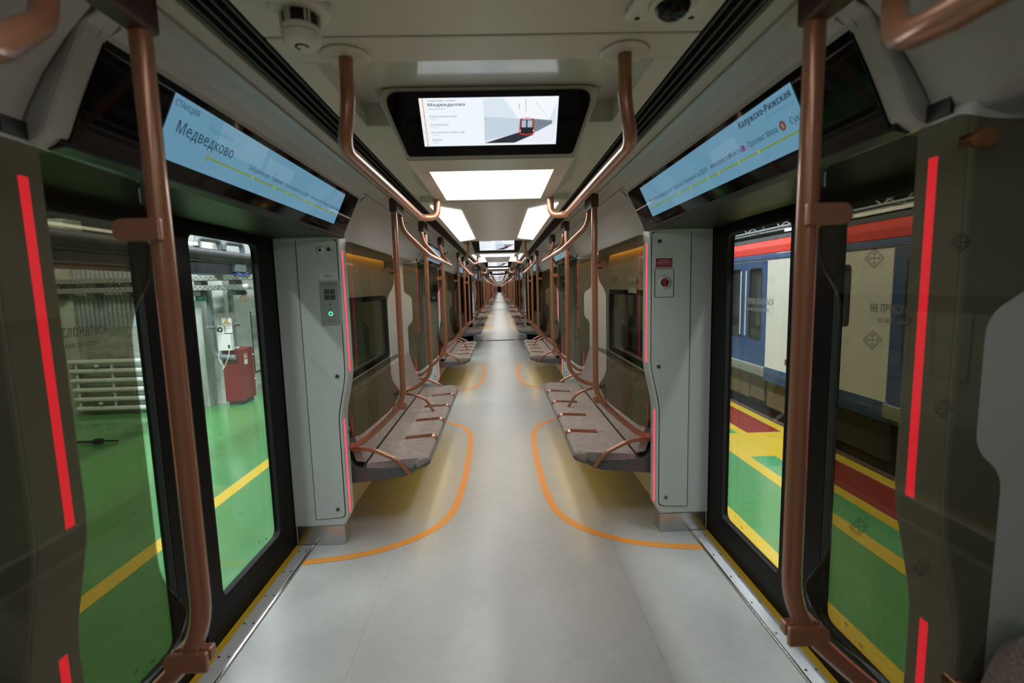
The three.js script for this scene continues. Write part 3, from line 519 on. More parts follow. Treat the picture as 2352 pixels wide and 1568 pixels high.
// ================================================================ along the middle of the ceiling
const tv = canvasTex(1024, 512, (x, w, h) => {
  x.fillStyle = '#eef6fb'; x.fillRect(0, 0, w, h);
  x.strokeStyle = '#e3a277'; x.lineWidth = 7; x.beginPath(); x.moveTo(26, 0); x.lineTo(26, 512); x.stroke(); x.fillStyle = '#5a6b78'; x.font = '22px sans-serif'; x.fillText('Следующая станция', 56, 34); x.font = 'bold 44px sans-serif'; x.fillText('Медведково', 56, 84); x.fillStyle = '#9aa8b2'; x.font = '22px sans-serif'; x.fillText('Medvedkovo', 62, 118);
  [['Бабушкинская', 200], ['Свиблово', 288], ['Ботанический сад', 370], ['ВДНХ', 452]].forEach(([t, y], i) => { x.fillStyle = '#7d8d99'; x.font = '30px sans-serif'; x.fillText(t, 62, y, 250); x.fillStyle = '#b3bec6'; x.font = '18px sans-serif'; x.fillText('station', 64, y + 26); x.fillStyle = '#fff'; x.strokeStyle = '#c98f66'; x.lineWidth = 4; x.beginPath(); x.arc(26, y - 8, i > 1 ? 11 : 5, 0, 7); x.fill(); x.stroke(); });
  // a train at a white station platform
  x.save(); x.beginPath(); x.rect(466, 10, 546, 478); x.clip(); x.fillStyle = '#dbe6f1'; x.fillRect(466, 0, 560, 500); x.fillStyle = '#c4d3e0'; x.beginPath(); x.moveTo(466, 200); x.lineTo(740, 230); x.lineTo(740, 380); x.lineTo(466, 460); x.fill(); x.fillStyle = '#f3f7fb'; x.beginPath(); x.moveTo(1012, 60); x.lineTo(960, 250); x.lineTo(720, 220); x.lineTo(620, 10); x.lineTo(1012, 10); x.fill();
  x.fillStyle = '#e9eef6'; x.beginPath(); x.moveTo(990, 290); x.lineTo(1012, 290); x.lineTo(1012, 500); x.lineTo(680, 500); x.fill(); x.fillStyle = '#2a2e36'; x.beginPath(); x.moveTo(466, 488); x.lineTo(740, 372); x.lineTo(850, 400); x.lineTo(700, 488); x.fill();
  x.fillStyle = '#8d99a6'; x.beginPath(); x.moveTo(840, 230); x.lineTo(985, 250); x.lineTo(985, 285); x.lineTo(840, 390); x.fill(); x.fillStyle = '#3d4650'; for (let k = 0; k < 9; k++) x.fillRect(852 + k * 15, 240 + k * 2, 5, 130 - k * 12);
  x.fillStyle = '#c3382f'; x.beginPath(); x.moveTo(738, 232); x.quadraticCurveTo(790, 205, 846, 232); x.lineTo(850, 390); x.quadraticCurveTo(790, 425, 732, 390); x.fill(); x.fillStyle = '#1d2128'; x.beginPath(); x.moveTo(748, 238); x.lineTo(838, 238); x.lineTo(842, 380); x.quadraticCurveTo(790, 410, 742, 380); x.fill(); x.fillStyle = '#aebccb'; x.fillRect(752, 246, 34, 76); x.fillRect(796, 246, 38, 76); x.fillStyle = '#dfe9f5'; x.fillRect(758, 226, 70, 10); x.fillStyle = '#fff'; x.fillRect(738, 352, 8, 14); x.fillRect(842, 352, 8, 14);
  x.fillStyle = '#75808c'; x.fillRect(730, 70, 4, 60); x.fillRect(780, 20, 3, 140); for (let k = 0; k < 8; k++) x.fillRect(860 + k * 16, 70 + k * 26, 8 - k * .7, 8 - k * .7); x.restore();
});
M.tv = std({ rgb: [.02, .02, .02], roughness: .15, emissive: new THREE.Color(1, 1, 1), emissiveMap: tv, emissiveIntensity: 1.0 });
function ceilingMonitor() {                       // local s = 0 is the middle of the doorway
  const o = new THREE.Group(); o.name = 'ceiling_monitor';
  const A = [2.086, -.36], B = [1.919, -.272];     // (y, s) of the face's upper and lower edge
  const pt = (u, v, lift = 0) => { const n = [-.088, -.167], l = Math.hypot(...n); return P(u, A[0] + (B[0] - A[0]) * v + lift * n[0] / l, A[1] + (B[1] - A[1]) * v + lift * n[1] / l); };
  const len = Math.hypot(A[0] - B[0], A[1] - B[1]);
  // a slab in the plane of the face, wider above
  const sh = filletShape([[-.262, -len, .012], [.262, -len, .012], [.318, -.004, .05], [-.318, -.004, .05]], .02);
  const g = extrude(sh, .016, .003), e1 = new THREE.Vector3(1, 0, 0), e2 = pt(0, 0).sub(pt(0, 1)).normalize(), e3 = e1.clone().cross(e2), m = new THREE.Matrix4().makeBasis(e1, e2, e3).setPosition(pt(0, 0, -.014));
  mesh('bezel', g.applyMatrix4(m), M.blackGlass, o);
  const rim = extrude(filletShape([[-.272, -len - .004, .012], [.272, -len - .004, .012], [.345, .006, .06], [-.345, .006, .06]], .02), .03, .006); mesh('rim', rim.applyMatrix4(new THREE.Matrix4().makeBasis(e1, e2, e3).setPosition(pt(0, 0, -.040))), M.ceiling, o);
  mesh('screen', quad(pt(-.206, .83, .004), pt(.206, .83, .004), pt(.210, .11, .004), pt(-.210, .11, .004)), M.tv, o);
  return o;
}
function ceilingLight() {
  const o = new THREE.Group(); o.name = 'ceiling_light';
  const v = (x, y, s) => P(x, y, s), yb = 1.9185;
  const top = [v(-.345, 2.102, -.335), v(.345, 2.102, -.335), v(.40, 2.042, .62), v(-.40, 2.042, .62)], bot = [v(-.272, yb, -.245), v(.272, yb, -.245), v(.272, yb, .50), v(-.272, yb, .50)];
  const faces = [quad(bot[0], bot[1], top[1], top[0]), quad(bot[1], bot[2], top[2], top[1]), quad(bot[2], bot[3], top[3], top[2]), quad(bot[3], bot[0], top[0], top[3])];
  const rim = new THREE.Shape([[-.272, -.245], [.272, -.245], [.272, .50], [-.272, .50]].map((p) => new THREE.Vector2(...p))); rim.holes.push(new THREE.Path([[-.222, -.092], [.222, -.092], [.222, .468], [-.222, .468]].map((p) => new THREE.Vector2(...p))));
  mesh('housing', [...faces, flat(rim, yb - .004, yb)], M.ceiling, o);
  mesh('diffuser', bx(-.224, .224, yb - .003, yb + .004, -.094, .47), M.lampWhite, o);
  return o;
}
function sideLights() {                           // local s = 0 is the middle of the bench; the shallow tray with two pairs of panels
  const o = new THREE.Group(); o.name = 'ceiling_light';
  mesh('tray', flat(rr(-.43, -1.17, .43, 1.17, .02), 1.992, 2.045, .008), M.ceiling, o);
  for (const g of [-1, 1]) for (const t of [-1, 1]) mesh('diffuser', flat(filletShape([[g * .380, t * .008], [g * .212, t * .008], [g * .212, t * .88], [g * .380, t * 1.09]], .004), 1.986, 1.996), M.lampWhite, o);
  return o;
}
function ceilingRail(g) {
  const o = new THREE.Group(); o.name = 'ceiling_handrail';
  mesh('rail', bar([P(g * .318, 2.03, -.70), P(g * .318, 1.92, -.70), P(g * .340, 1.835, -.685), P(g * .336, 1.828, .405), P(g * .268, 1.834, .452), P(g * .265, 1.925, .452)], .0165, .045, 14), M.copper, o);
  mesh('mounting_ring', lathe([[0, .004], [.052, .004], [.056, 0], [.05, -.004], [.0, -.004]], P(g * .318, 2.028, -.70)), M.ceiling, o);
  return o;
}
const roofProto = { monitor: ceilingMonitor(), light: ceilingLight(), side: sideLights(), railL: ceilingRail(-1), railR: ceilingRail(1), dispL: routeDisplay(-1), dispR: routeDisplay(1) };
for (const c of cars) {
  c.doors.forEach((dc, k) => {
    const at = P(0, 0, dc), far = c.n > 1, own = c.n === 0, D = own ? `${['nearest', 'second', 'third'][k]} doorway` : `${ORD[k].replace('nearest', 'first')} doorway of the ${CARW[c.n]} car ahead`;
    place(roofProto.monitor, at, own && !k ? 'large ceiling monitor in a black bezel showing a train at a station' : `ceiling monitor in black bezel at the ${D}`, 'monitor', 'ceiling monitors', far);
    place(roofProto.light, at, `white ceiling light panel behind the monitor at the ${D}`, 'ceiling light', 'ceiling lights', far);
    areaLight(0xffffff, L_DOOR, .43, .55, P(0, 1.911, dc + .188), P(0, 0, dc + .188), 'panel_light');
    for (const g of [-1, 1]) {
      place(g < 0 ? roofProto.railL : roofProto.railR, at, `copper ceiling handrail ${sideName(g)} of the monitor, ${D}`, 'handrail', 'ceiling handrails beside the monitors', far);
      if (c.n < 3) place(g < 0 ? roofProto.dispL : roofProto.dispR, at, own && !k ? `wide blue route map display over the nearest ${sideName(g)} door` : `route map display over the ${sideName(g)} door, ${D}`, 'display', 'route map displays', far);
    }
  });
  c.benches.forEach((bc, k) => {
    place(roofProto.side, P(0, 0, bc), c.n ? `pairs of white ceiling light panels over the ${['first', 'second', 'third'][k]} benches of the ${CARW[c.n]} car ahead` : (k ? `pairs of white ceiling light panels over the ${['', 'nearest whole', 'second'][k]} benches` : 'ceiling light panels above the camera, over the cut-off benches'), 'ceiling light', 'ceiling lights', c.n > 1);
    for (const g of [-1, 1]) areaLight(0xfffdf6, c.n || k ? L_SIDE : L_NEAR, .165, 1.95, P(g * .296, 1.981, bc), P(g * .296, 0, bc), 'side_light');
  });
  c.ends.forEach((e) => { if (c.n > 2) return; areaLight(0xffffff, L_DOOR, .5, .3, P(0, 2.02, e), P(0, 0, e), 'end_light'); const o = thing('ceiling_light', `narrow ceiling light strip by the ${e < c.C ? 'near' : 'far'} gangway of the ${c.n ? CARW[c.n] : 'first'} car`, 'ceiling light', P(0, 0, e)); mesh('housing', rbx(-.3, .3, 2.026, 2.045, -.2, .2, .004), M.ceiling, o); mesh('diffuser', bx(-.26, .26, 2.022, 2.028, -.16, .16), M.lampWhite, o); });
}
place(roofProto.light, P(0, 0, 1.86 - PITCH), 'white ceiling light panel of the doorway behind the camera', 'ceiling light', 'ceiling lights', false);
areaLight(0xffffff, L_DOOR, .43, .55, P(0, 1.911, 1.86 - PITCH + .188), P(0, 0, 1.86 - PITCH + .188), 'panel_light');
{ // smoke detector and dome camera on the ceiling above the nearest doorway
  const o = thing('smoke_detector', 'round cream smoke detector on the ceiling left of the nearest handrail', 'smoke detector', P(-.338, 2.03, .955)); o.scale.set(.92, .78, .92);
  const z = new THREE.Vector3();
  mesh('base', lathe([[0, 0], [.056, 0], [.059, -.006], [.059, -.020], [.055, -.027], [.040, -.030], [0, -.030]], z, 48), M.plastic, o);
  mesh('chamber', lathe([[0, -.029], [.0335, -.029], [.0335, -.062], [0, -.062]], z, 36), M.seam, o);
  mesh('cap', lathe([[.036, -.058], [.0385, -.060], [.0378, -.072], [.034, -.072], [.034, -.075], [.0372, -.075], [.035, -.092], [.026, -.098], [0, -.099]], z, 48), M.plastic, o);
  for (let k = 0; k < 6; k++) { const a = k * Math.PI / 3 + Math.PI / 2 + .18; for (const d of [-.1, .1]) mesh('vane', new THREE.BoxGeometry(.003, .034, .006).translate(0, -.044, .036).rotateY(a + d), M.plastic, o); }
  mesh('test_slot', new THREE.TorusGeometry(.012, .0022, 6, 24, Math.PI * 1.3).rotateX(Math.PI / 2).translate(0, -.099, 0), M.seam, o);
  const q = thing('dome_camera', 'black dome camera on a cream plate on the ceiling at the right', 'camera', P(.352, 2.03, .945)); q.scale.set(.92, .7, .92);
  const pl = extrude(filletShape([[-.085, -.07], [.085, -.07], [.07, .085], [-.07, .085]], .02), .022, .008); pl.rotateX(Math.PI / 2);
  mesh('plate', pl, M.plastic, q);
  mesh('collar', lathe([[.034, -.02], [.050, -.02], [.040, -.030], [.034, -.030]], z, 40), M.plastic, q);
  mesh('dome', new THREE.SphereGeometry(.036, 32, 16, 0, Math.PI * 2, Math.PI / 2, Math.PI / 2).scale(1, 1.15, 1).translate(0, -.022, 0), M.blackGlass, q);
  for (const x of [-.058, .058]) mesh('bolt', cyl(new THREE.Vector3(x, -.018, -.052), new THREE.Vector3(x, -.0235, -.052), .006, 12), M.seam, q);
}
// ================================================================ gangways
for (const c of cars) {
  const s = c.b, last = c.n === NCARS - 1, t = structGroup('trim_' + (++trimN), P(0, 0, s));
  for (const g of [-1, 1]) {
    mesh('gangway_wall', prof(flip([[.76, 0], [1.3, 0], [1.3, 2.08], [.80, 2.08], [.76, 1.96]], g), -.10, .10, { bevel: .01, r: .03 }), M.black, t);
    if (c.n < 3) { mesh('gangway_cabinet', prof(flip([[.70, 0], [.76, 0], [.76, .62], [.70, .62]], g), -.13, .13, { bevel: .01, r: .01 }), M.pillar, t); }
  }
  mesh('gangway_header', bx(-.82, .82, 1.965, 2.08, -.1, .1), M.cove, t);
  const p = struct('trim_' + (++trimN), bx(-.76, .76, -.004, .004, s - .115, s + .115), M.rubber);
  for (const d of [-.135, .135]) mesh('edge_strip', rbx(-1.0, 1.0, -.002, .006, s + d - .02, s + d + .02, .002), M.alu, p);
  if (c.n < 2) { for (const x of [-.45, .45]) mesh('orange_mark', bx(x - .03, x + .03, .004, .006, s - .11, s + .11), M.orange, p); for (let k = 0; k < 6; k++) mesh('groove', bx(-.75, .75, .004, .0055, s - .1 + k * .04, s - .092 + k * .04), M.seam, p); }
  if (c.n < 3) { const h = thing('ceiling_handrail', `copper crossbar under the ceiling at the ${['first', 'second', 'third'][c.n]} gangway`, 'handrail', P(0, 0, s - .35)); mesh('rail', bar([P(-.36, 2.04, 0), P(-.36, 1.87, 0), P(.36, 1.87, 0), P(.36, 2.04, 0)], .0165, .06, 12), M.copper, h); }
}
struct('wall_far', bx(-1.3, 1.3, -.1, 2.1, END, END + .1), M.black);
// ================================================================ the depot hall outside
const YF = -1.05;
{
  const f = structGroup('floor_hall'); f.name = numbered('floor');
  mesh('concrete', [bx(-13, -1.6, YF - .2, YF, -14, 166), bx(1.6, 4.9, YF - .2, YF, -14, 166), bx(7.8, 17, YF - .2, YF, -14, 166)], M.epoxy, f);
  mesh('track_pit', [bx(-1.7, 1.7, YF - .9, YF - .7, -14, 166), bx(4.9, 7.8, YF - .6, YF - .35, -14, 166)], M.hallDark, f);
  mesh('yellow_line', bx(-3.66, -3.475, YF, YF + .002, -14, 60), M.yellowPaint, f);
  const yl = (x0, x1, s0, s1) => mesh('yellow_marking', bx(x0, x1, YF, YF + .002, s0, s1), M.yellowPaint, f);
  yl(4.715, 4.9, -10, 60); yl(3.97, 4.13, -10, 60); yl(3.43, 3.61, -10, 60); yl(2.36, 2.56, -10, 60);
  for (let k = -1; k < 9; k++) {
    const s = 6.67 + k * 5.0;                                 // a crossing band, then red and green fields to the next
    for (const [x0, x1] of [[3.61, 3.97], [4.13, 4.715]]) mesh('yellow_marking', bx(x0, x1, YF, YF + .002, s, s + 1.1), M.yellowPaint, f);
    mesh('red_marking', bx(4.13, 4.715, YF, YF + .002, s + 1.1, s + 5.0), M.redPaint, f);
    mesh('light_green_marking', bx(3.61, 3.97, YF, YF + .002, s + 1.1, s + 5.0), M.epoxyLight, f);
  }
  mesh('rail_edge', bx(4.9, 5.0, YF - .15, YF + .015, -14, 60), M.rust, f);
  mesh('rail', [bx(5.42, 5.5, YF - .35, YF - .1, -14, 60), bx(6.94, 7.02, YF - .35, YF - .1, -14, 60)], M.rust, f);
}
{
  const w = structGroup(numbered('wall_left'));
  mesh('rear_wall', bx(-13, -6.35, YF, 7.2, 11.25, 11.5), M.plaster, w);
  const w2 = structGroup(numbered('wall_left'));
  mesh('side_wall', bx(-6.6, -6.35, YF, 7.2, 11.5, 166), M.plaster, w2);
  mesh('upper_cladding', bx(-7.25, -6.3, 2.1, 7.2, 11.2, 11.26), M.hallWhite, w); mesh('dark_cladding', bx(-13, -7.25, 2.62, 7.2, 11.1, 11.26), M.hallDark, w); mesh('upper_cladding', bx(-6.36, -6.3, 2.1, 7.2, 11.2, 60), M.hallWhite, w2);  // left stretch coloured dark to stand in for the shade around the duct
  const w3 = structGroup(numbered('wall_left')), w4 = structGroup(numbered('wall_left')), w5 = structGroup(numbered('wall_left'));
  mesh('stone_wall', bx(-13, -7.25, YF, .85, 10.72, 11.2), M.stone, w3);
  mesh('plinth_line', bx(-13, -7.25, .43, .436, 10.712, 10.722), M.plaster, w3);
  mesh('pilaster', bx(-9.62, -9.22, YF, 3.2, 10.64, 11.2), M.plaster, w4);
  mesh('pilaster', bx(-7.0, -6.7, YF, 3.2, 10.95, 11.26), M.plaster, w5);
  mesh('window_mullion', [bx(-6.44, -6.39, 2.3, 5, 11.14, 11.21), bx(-6.30, -6.25, 2.3, 5, 11.14, 11.21)], M.galv, w);
  mesh('panel_frame', [bx(-6.355, -6.34, -.53, 1.06, 12.36, 12.40), bx(-6.355, -6.34, -.53, -.49, 12.36, 15)], M.rubber, w2);
  mesh('stone_dado', bx(-6.355, -6.345, YF, .95, 12.4, 30), M.stone, w2);
  for (let k = 0; k < 19; k++) mesh('corrugation', prof([[-9.2 + k * .098, .85], [-9.2 + k * .098, 2.6], [-9.2 + k * .098 + .05, 2.6], [-9.2 + k * .098 + .05, .85]], 10.70, 10.76, { bevel: .012 }), M.corrugated, w3);
  mesh('corrugated_backing', bx(-13, -7.3, .85, 2.62, 10.745, 10.78), M.corrugated, w3);
  struct(numbered('wall_back'), bx(-13.2, 17.2, YF - 1, 7.2, -14.2, -14), M.plaster);
  struct(numbered('wall_far'), bx(-13.2, 17.2, YF - 1, 7.2, 166, 166.2), M.plaster);
  struct(numbered('wall_left'), bx(-13.2, -13, YF - 1, 7.2, -14, 12), M.plaster);
  struct(numbered('wall_right'), bx(17, 17.2, YF - 1, 7.2, -14, 166), M.hallDark);
  struct(numbered('ceiling'), bx(-13.2, 17.2, 7.2, 7.4, -14.2, 166.2), M.hallDark);
}
// depot lamps
let lampN = 0;
for (const [x, sd] of [[-4.6, 'left'], [3.0, 'right']]) for (const s of [-4, 2.2, 8.4, 15, 24, 40]) {
  const o = thing('hall_lamp', `long white hall lamp hanging over the ${sd} walkway, ${ORD[[-4, 2.2, 8.4, 15, 24, 40].indexOf(s)]} of its row`, 'hall lamp', P(x, 6.2, s));
  mesh('housing', rbx(-.17, .17, 0, .09, -2.3, 2.3, .02), M.white, o); mesh('diffuser', bx(-.15, .15, -.012, .002, -2.25, 2.25), M.lampWhite, o);
  for (const d of [-1.6, 1.6]) mesh('hanger', cyl(P(0, .08, d), P(0, 1.0, d), .008, 6), M.galv, o);
  areaLight(0xf4faff, L_HALL, .3, 4.5, P(x, 6.18, s), P(x, 0, s), 'hall_light');
}
for (const [x, s, w] of [[-8.6, 6.2, 'left'], [-6.9, 6.6, 'right']]) {          // unseen fill lamps, added to brighten the end wall
  const at = P(x, 4.6, s), to = P(x + .2, .9, 11.2), o = thing('flood_lamp', `added unseen fill lamp aimed at the depot end wall, the ${w} of two`, 'flood lamp', at);
  mesh('body', new RoundedBoxGeometry(.62, .42, .12, 2, .02), M.hallDark, o); mesh('diffuser', new THREE.BoxGeometry(.56, .36, .01).translate(0, 0, -.062), M.lampWhite, o); mesh('bracket', new THREE.BoxGeometry(.05, 2.3, .05).translate(0, 1.2, .09), M.galv, o);
  o.lookAt(at.clone().multiplyScalar(2).sub(to)); areaLight(0xf6fbff, L_FILL, .56, .36, at.clone().addScaledVector(to.clone().sub(at).normalize(), .08), to, 'flood_light');
}
{ // against the left wall
  const rad = (label, at, along) => {
    const o = thing('radiator', label, 'radiator', at), L = 1.93;
    const q = (u, y, d) => (along ? P(d, y, u) : P(u, y, -d));
    for (let k = 0; k < 6; k++) { const y = .125 - k * .207; const e = along ? 0 : k * .012; mesh('tube', bar([q(e, y, 0), q(L, y, 0)], .052, 0, 16), M.radiator, o); }
    for (const u of [.12, .88, 1.62]) for (let k = 0; k < 5; k++) mesh('connector', bar([q(u, .125 - k * .207, -.02), q(u, -.082 - k * .207, -.02)], .027, 0, 10), M.radiator, o);
    for (const [u, k] of [[.62, 0], [1.62, 0], [.62, 4], [1.62, 4]]) { const c = q(u, .125 - k * .207 - .085, .06); mesh('clip', new RoundedBoxGeometry(.06, .05, .06, 2, .008).translate(c.x, c.y, c.z), M.white, o); }
    mesh('drain_stub', bar([q(1.8, -.9, 0), q(1.8, -1.0, 0)], .035, 0, 12), M.radiator, o);
    return o;
  };
  rad('large white six-tube radiator on the stone wall, seen through the left foreground screen', P(-9.36, 0, 10.52), false);
  rad('white six-tube radiator seen end-on at the right edge of the left door glass', P(-6.2, 0, 12.95), true);
  const c = thing('fire_cabinet', 'red metal fire cabinet with two doors standing by the depot wall', 'cabinet', P(-6.0, YF, 11.0));
  mesh('body', rbx(-.36, 0, .09, 1.30, 0, .66, .008), M.red, c);
  mesh('plinth', bx(-.32, -.04, 0, .10, .05, .6), M.hallDark, c);
  for (const [y0, y1] of [[.10, .70], [.715, 1.29]]) { const d = mesh('door', rbx(-.004, .014, y0, y1, .01, .65, .004), M.red, c); mesh('handle', rbx(.012, .035, y1 - .2, y1 - .17, .60, .64, .004), M.white, d); }
  M.fireSign = std({ map: canvasTex(64, 128, (x) => { x.fillStyle = '#e4dcd8'; x.fillRect(0, 0, 64, 128); x.fillStyle = '#b02a24'; x.fillRect(6, 6, 52, 66); x.fillStyle = '#e8e0dc'; x.fillRect(16, 20, 12, 40); x.beginPath(); x.arc(42, 36, 10, 0, 7); x.fill(); x.fillStyle = '#555'; x.font = '16px sans-serif'; x.fillText('ПК-7', 12, 100); }), roughness: .6 });
  mesh('fire_sign', quad(P(.0145, .92, .22), P(.0145, .92, .36), P(.0145, 1.17, .36), P(.0145, 1.17, .22)), M.fireSign, c).userData.label = 'white and red sign';
  const p1 = thing('grey_pipe', 'grey vertical pipe that bends into the fire cabinet', 'pipe', P(0, 0, 0)); mesh('tube', bar([P(-6.44, 1.60, 10.86), P(-6.44, .13, 10.86), P(-6.0, .08, 10.9)], .06, .16, 14), M.pipeGrey, p1); mesh('pipe_clamp', bx(-6.53, -6.35, .78, .82, 10.78, 10.94), M.galv, p1);
  const p2 = thing('grey_pipe', 'grey vertical pipe standing on top of the fire cabinet', 'pipe', P(0, 0, 0)); mesh('tube', bar([P(-6.13, .262, 11.15), P(-6.13, 1.62, 11.15)], .06, 0, 14), M.pipeGrey, p2); mesh('flange', bar([P(-6.13, .262, 11.15), P(-6.13, .30, 11.15)], .085, 0, 14), M.white, p2); mesh('pipe_clamp', bx(-6.4, -5.98, .78, .815, 11.13, 11.17), M.rubber, p2);
  const b = thing('switch_box', 'white electrical box on the wall above the red cabinet', 'box', P(-6.185, .25, 10.9)); mesh('case', rbx(-.15, .15, 0, .36, -.06, .06, .01), M.white, b); mesh('socket', rbx(.07, .12, .05, .13, -.066, -.058, .004), M.hallDark, b);
  mesh('cable', bar([P(-.13, .0, -.07), P(-.12, -.2, -.125), P(-.02, -.34, -.125), P(-.06, -.44, -.125), P(.02, -.3, -.125), P(.1, -.12, -.125), P(.1, 0, -.07)], .008, .06, 8), M.white, b);
  M.notice = std({ map: canvasTex(128, 192, (x) => { x.fillStyle = '#e3e0d8'; x.fillRect(0, 0, 128, 192); x.strokeStyle = '#333'; x.lineWidth = 4; x.fillStyle = '#e0b43a'; x.beginPath(); x.moveTo(64, 12); x.lineTo(104, 76); x.lineTo(24, 76); x.closePath(); x.fill(); x.stroke(); x.fillStyle = '#b33a32'; x.font = 'bold 24px sans-serif'; x.textAlign = 'center'; x.fillText('СТОЙ', 64, 118); x.fillStyle = '#222'; x.font = '15px sans-serif'; x.fillText('НАПРЯЖЕНИЕ', 64, 142, 110); x.fillText('380 В', 64, 164); }), roughness: .6 });
  const n = thing('notice', 'small warning notice with yellow triangle above the white box', 'sign', P(-6.15, .64, 10.94)); mesh('board', bx(-.11, .11, 0, .34, 0, .008), M.paper, n); mesh('print', quad(P(-.105, .005, -.001), P(.105, .005, -.001), P(.105, .335, -.001), P(-.105, .335, -.001)), M.notice, n);
  const m = thing('notice', 'round black symbol on a white plate left of the warning notice', 'sign', P(-6.29, .62, 10.9)); mesh('board', bx(-.09, .09, 0, .2, 0, .008), M.paper, m); mesh('print', new THREE.RingGeometry(.028, .062, 24).translate(0, .1, .001), M.rubber, m);
  M.exit = std({ rgb: [.01, .05, .03], roughness: .4, emissive: new THREE.Color(1, 1, 1), emissiveIntensity: .5, emissiveMap: canvasTex(128, 128, (x) => { x.fillStyle = '#0d5a3c'; x.fillRect(0, 0, 128, 128); x.strokeStyle = '#9fd0bb'; x.lineWidth = 5; x.strokeRect(4, 4, 120, 120); x.fillStyle = '#9fd8c0'; x.textAlign = 'center'; x.font = 'bold 36px sans-serif'; x.fillText('ВЫХОД', 64, 56, 108); x.font = '30px sans-serif'; x.fillText('EXIT', 64, 100); }) });
  const ex = thing('exit_sign', 'small green exit sign hanging under the cable tray', 'sign', P(-6.52, 1.36, 10.68)); mesh('case', rbx(-.12, .12, 0, .24, 0, .05, .006), M.hallDark, ex); mesh('screen', quad(P(-.115, .005, -.002), P(.115, .005, -.002), P(.115, .235, -.002), P(-.115, .235, -.002)), M.exit, ex);
  const lamp = thing('bulkhead_lamp', 'round glass lamp with a reddish bulb under the cable tray', 'lamp', P(-5.58, 1.545, 10.7)); mesh('cap', lathe([[0, .04], [.05, .04], [.06, -.02], [.06, -.05], [0, -.05]], new THREE.Vector3(), 24), M.hallDark, lamp); mesh('stem', bar([new THREE.Vector3(0, .03, 0), new THREE.Vector3(0, .05, 0), new THREE.Vector3(0, .05, .036)], .012, .02, 8), M.galv, lamp); mesh('globe', new THREE.SphereGeometry(.088, 24, 16).translate(0, -.13, 0), M.bulb, lamp); mesh('bulb', new THREE.SphereGeometry(.036, 16, 12).translate(0, -.13, 0), std({ rgb: [.5, .06, .05], roughness: .5 }), lamp);
  const tray = (label, y, s) => { const o = thing('cable_tray', label, 'cable tray', P(0, y, s)); const pan = rr(-10.5, -.055, -4.2, .055, .004); mesh('side_rail', extrude(pan, .012).translate(0, 0, -.012), M.galv, o); mesh('bottom', bx(-10.5, -4.2, -.055, -.048, 0, .26), M.galv, o); for (let k = 0; k < 9; k++) mesh('bracket', bx(-10.2 + k * .74, -10.05 + k * .74, -.17, -.06, .02, .26), M.hallDark, o); mesh('holes', Array.from({ length: 120 }, (_, k) => bx(-10.45 + k * .052, -10.425 + k * .052, -.006 + (k % 2 ? .02 : -.02), .008 + (k % 2 ? .02 : -.02), -.014, -.011)), M.seam, o).userData.kind = 'stuff'; return o; };
  tray('upper galvanised cable tray crossing in front of the depot wall', 1.86, 10.45); tray('lower galvanised cable tray crossing in front of the depot wall', 1.655, 10.4);
  const bl = thing('blue_cable', 'blue cable bundle lying on the upper cable tray', 'cable', P(-5.45, 1.9, 10.42)); mesh('coil', bar([P(-.16, 0, 0), P(-.05, .05, -.03), P(.04, -.02, -.04), P(.15, .05, 0)], .02, .06, 8), std({ rgb: [.02, .06, .3], roughness: .5 }), bl);
  for (const [x, n2] of [[-6.78, 'left'], [-5.34, 'right']]) { const o = thing('spotlight', `small white spotlight clamped to the lower cable tray, the ${n2} one`, 'spotlight', P(x, 1.66, 10.28)); mesh('head', lathe([[0, 0], [.05, .01], [.06, .09], [0, .1]], new THREE.Vector3(), 20).rotateX(-Math.PI / 2), M.white, o); }
  const du = thing('duct', 'thick dark insulated pipe running along the left side above head height', 'pipe', P(0, 0, 0)); mesh('tube', bar([P(-5.9, 2.32, 2), P(-5.9, 2.32, 30)], .125, 0, 20), M.ductGrey, du);
  const be = thing('crane_beam', 'dark steel beam under the insulated pipe on the left', 'beam', P(0, 0, 0)); mesh('web', bx(-5.98, -5.92, 1.93, 2.19, 2, 30), M.beam, be); mesh('flange', [bx(-6.05, -5.85, 1.915, 1.935, 2, 30), bx(-6.05, -5.85, 2.175, 2.195, 2, 30)], M.beam, be); mesh('junction_box', rbx(-5.92, -5.82, 2.0, 2.17, 10.9, 11.35, .01), M.pipeGrey, be);
  for (const [s0, s1, w] of [[9.7, 10.5, 'first'], [10.62, 11.4, 'second']]) { const o = thing('pipe_loop', `grey arched pipe loop above the insulated pipe, the ${w} from the camera`, 'pipe', P(0, 0, 0)); mesh('tube', bar([P(-5.9, 2.452, s0), P(-5.9, 2.62, s0 + .04), P(-5.9, 2.64, s1 - .04), P(-5.9, 2.452, s1)], .058, .13, 12), M.pipeGrey, o); }
  const th = thing('thin_pipe', 'thin grey pipe with a bend in front of the white depot cladding', 'pipe', P(0, 0, 0)); mesh('tube', bar([P(-5.9, 3.4, 11.9), P(-5.9, 2.55, 11.9), P(-5.9, 2.52, 13.4)], .035, .1, 10), M.pipeGrey, th);
  const tp = thing('tripod', 'folded black tripod lying on the green floor', 'tripod', P(0, YF, 8.38)); for (const d of [-.04, 0, .04]) { const l = mesh('leg', bar([P(-7.75, .035, d + .02), P(-7.2, .035, d)], .012, 0, 8), M.rubber, tp); mesh('lower_leg', bar([P(-8.1, .035, d + .03), P(-7.75, .035, d + .02)], .008, 0, 8), M.galv, l); } mesh('head', rbx(-7.2, -7.06, .0, .09, -.05, .05, .02), M.rubber, tp); mesh('handle', bar([P(-7.06, .05, 0), P(-6.8, .03, .02)], .014, 0, 8), M.rubber, tp);
}
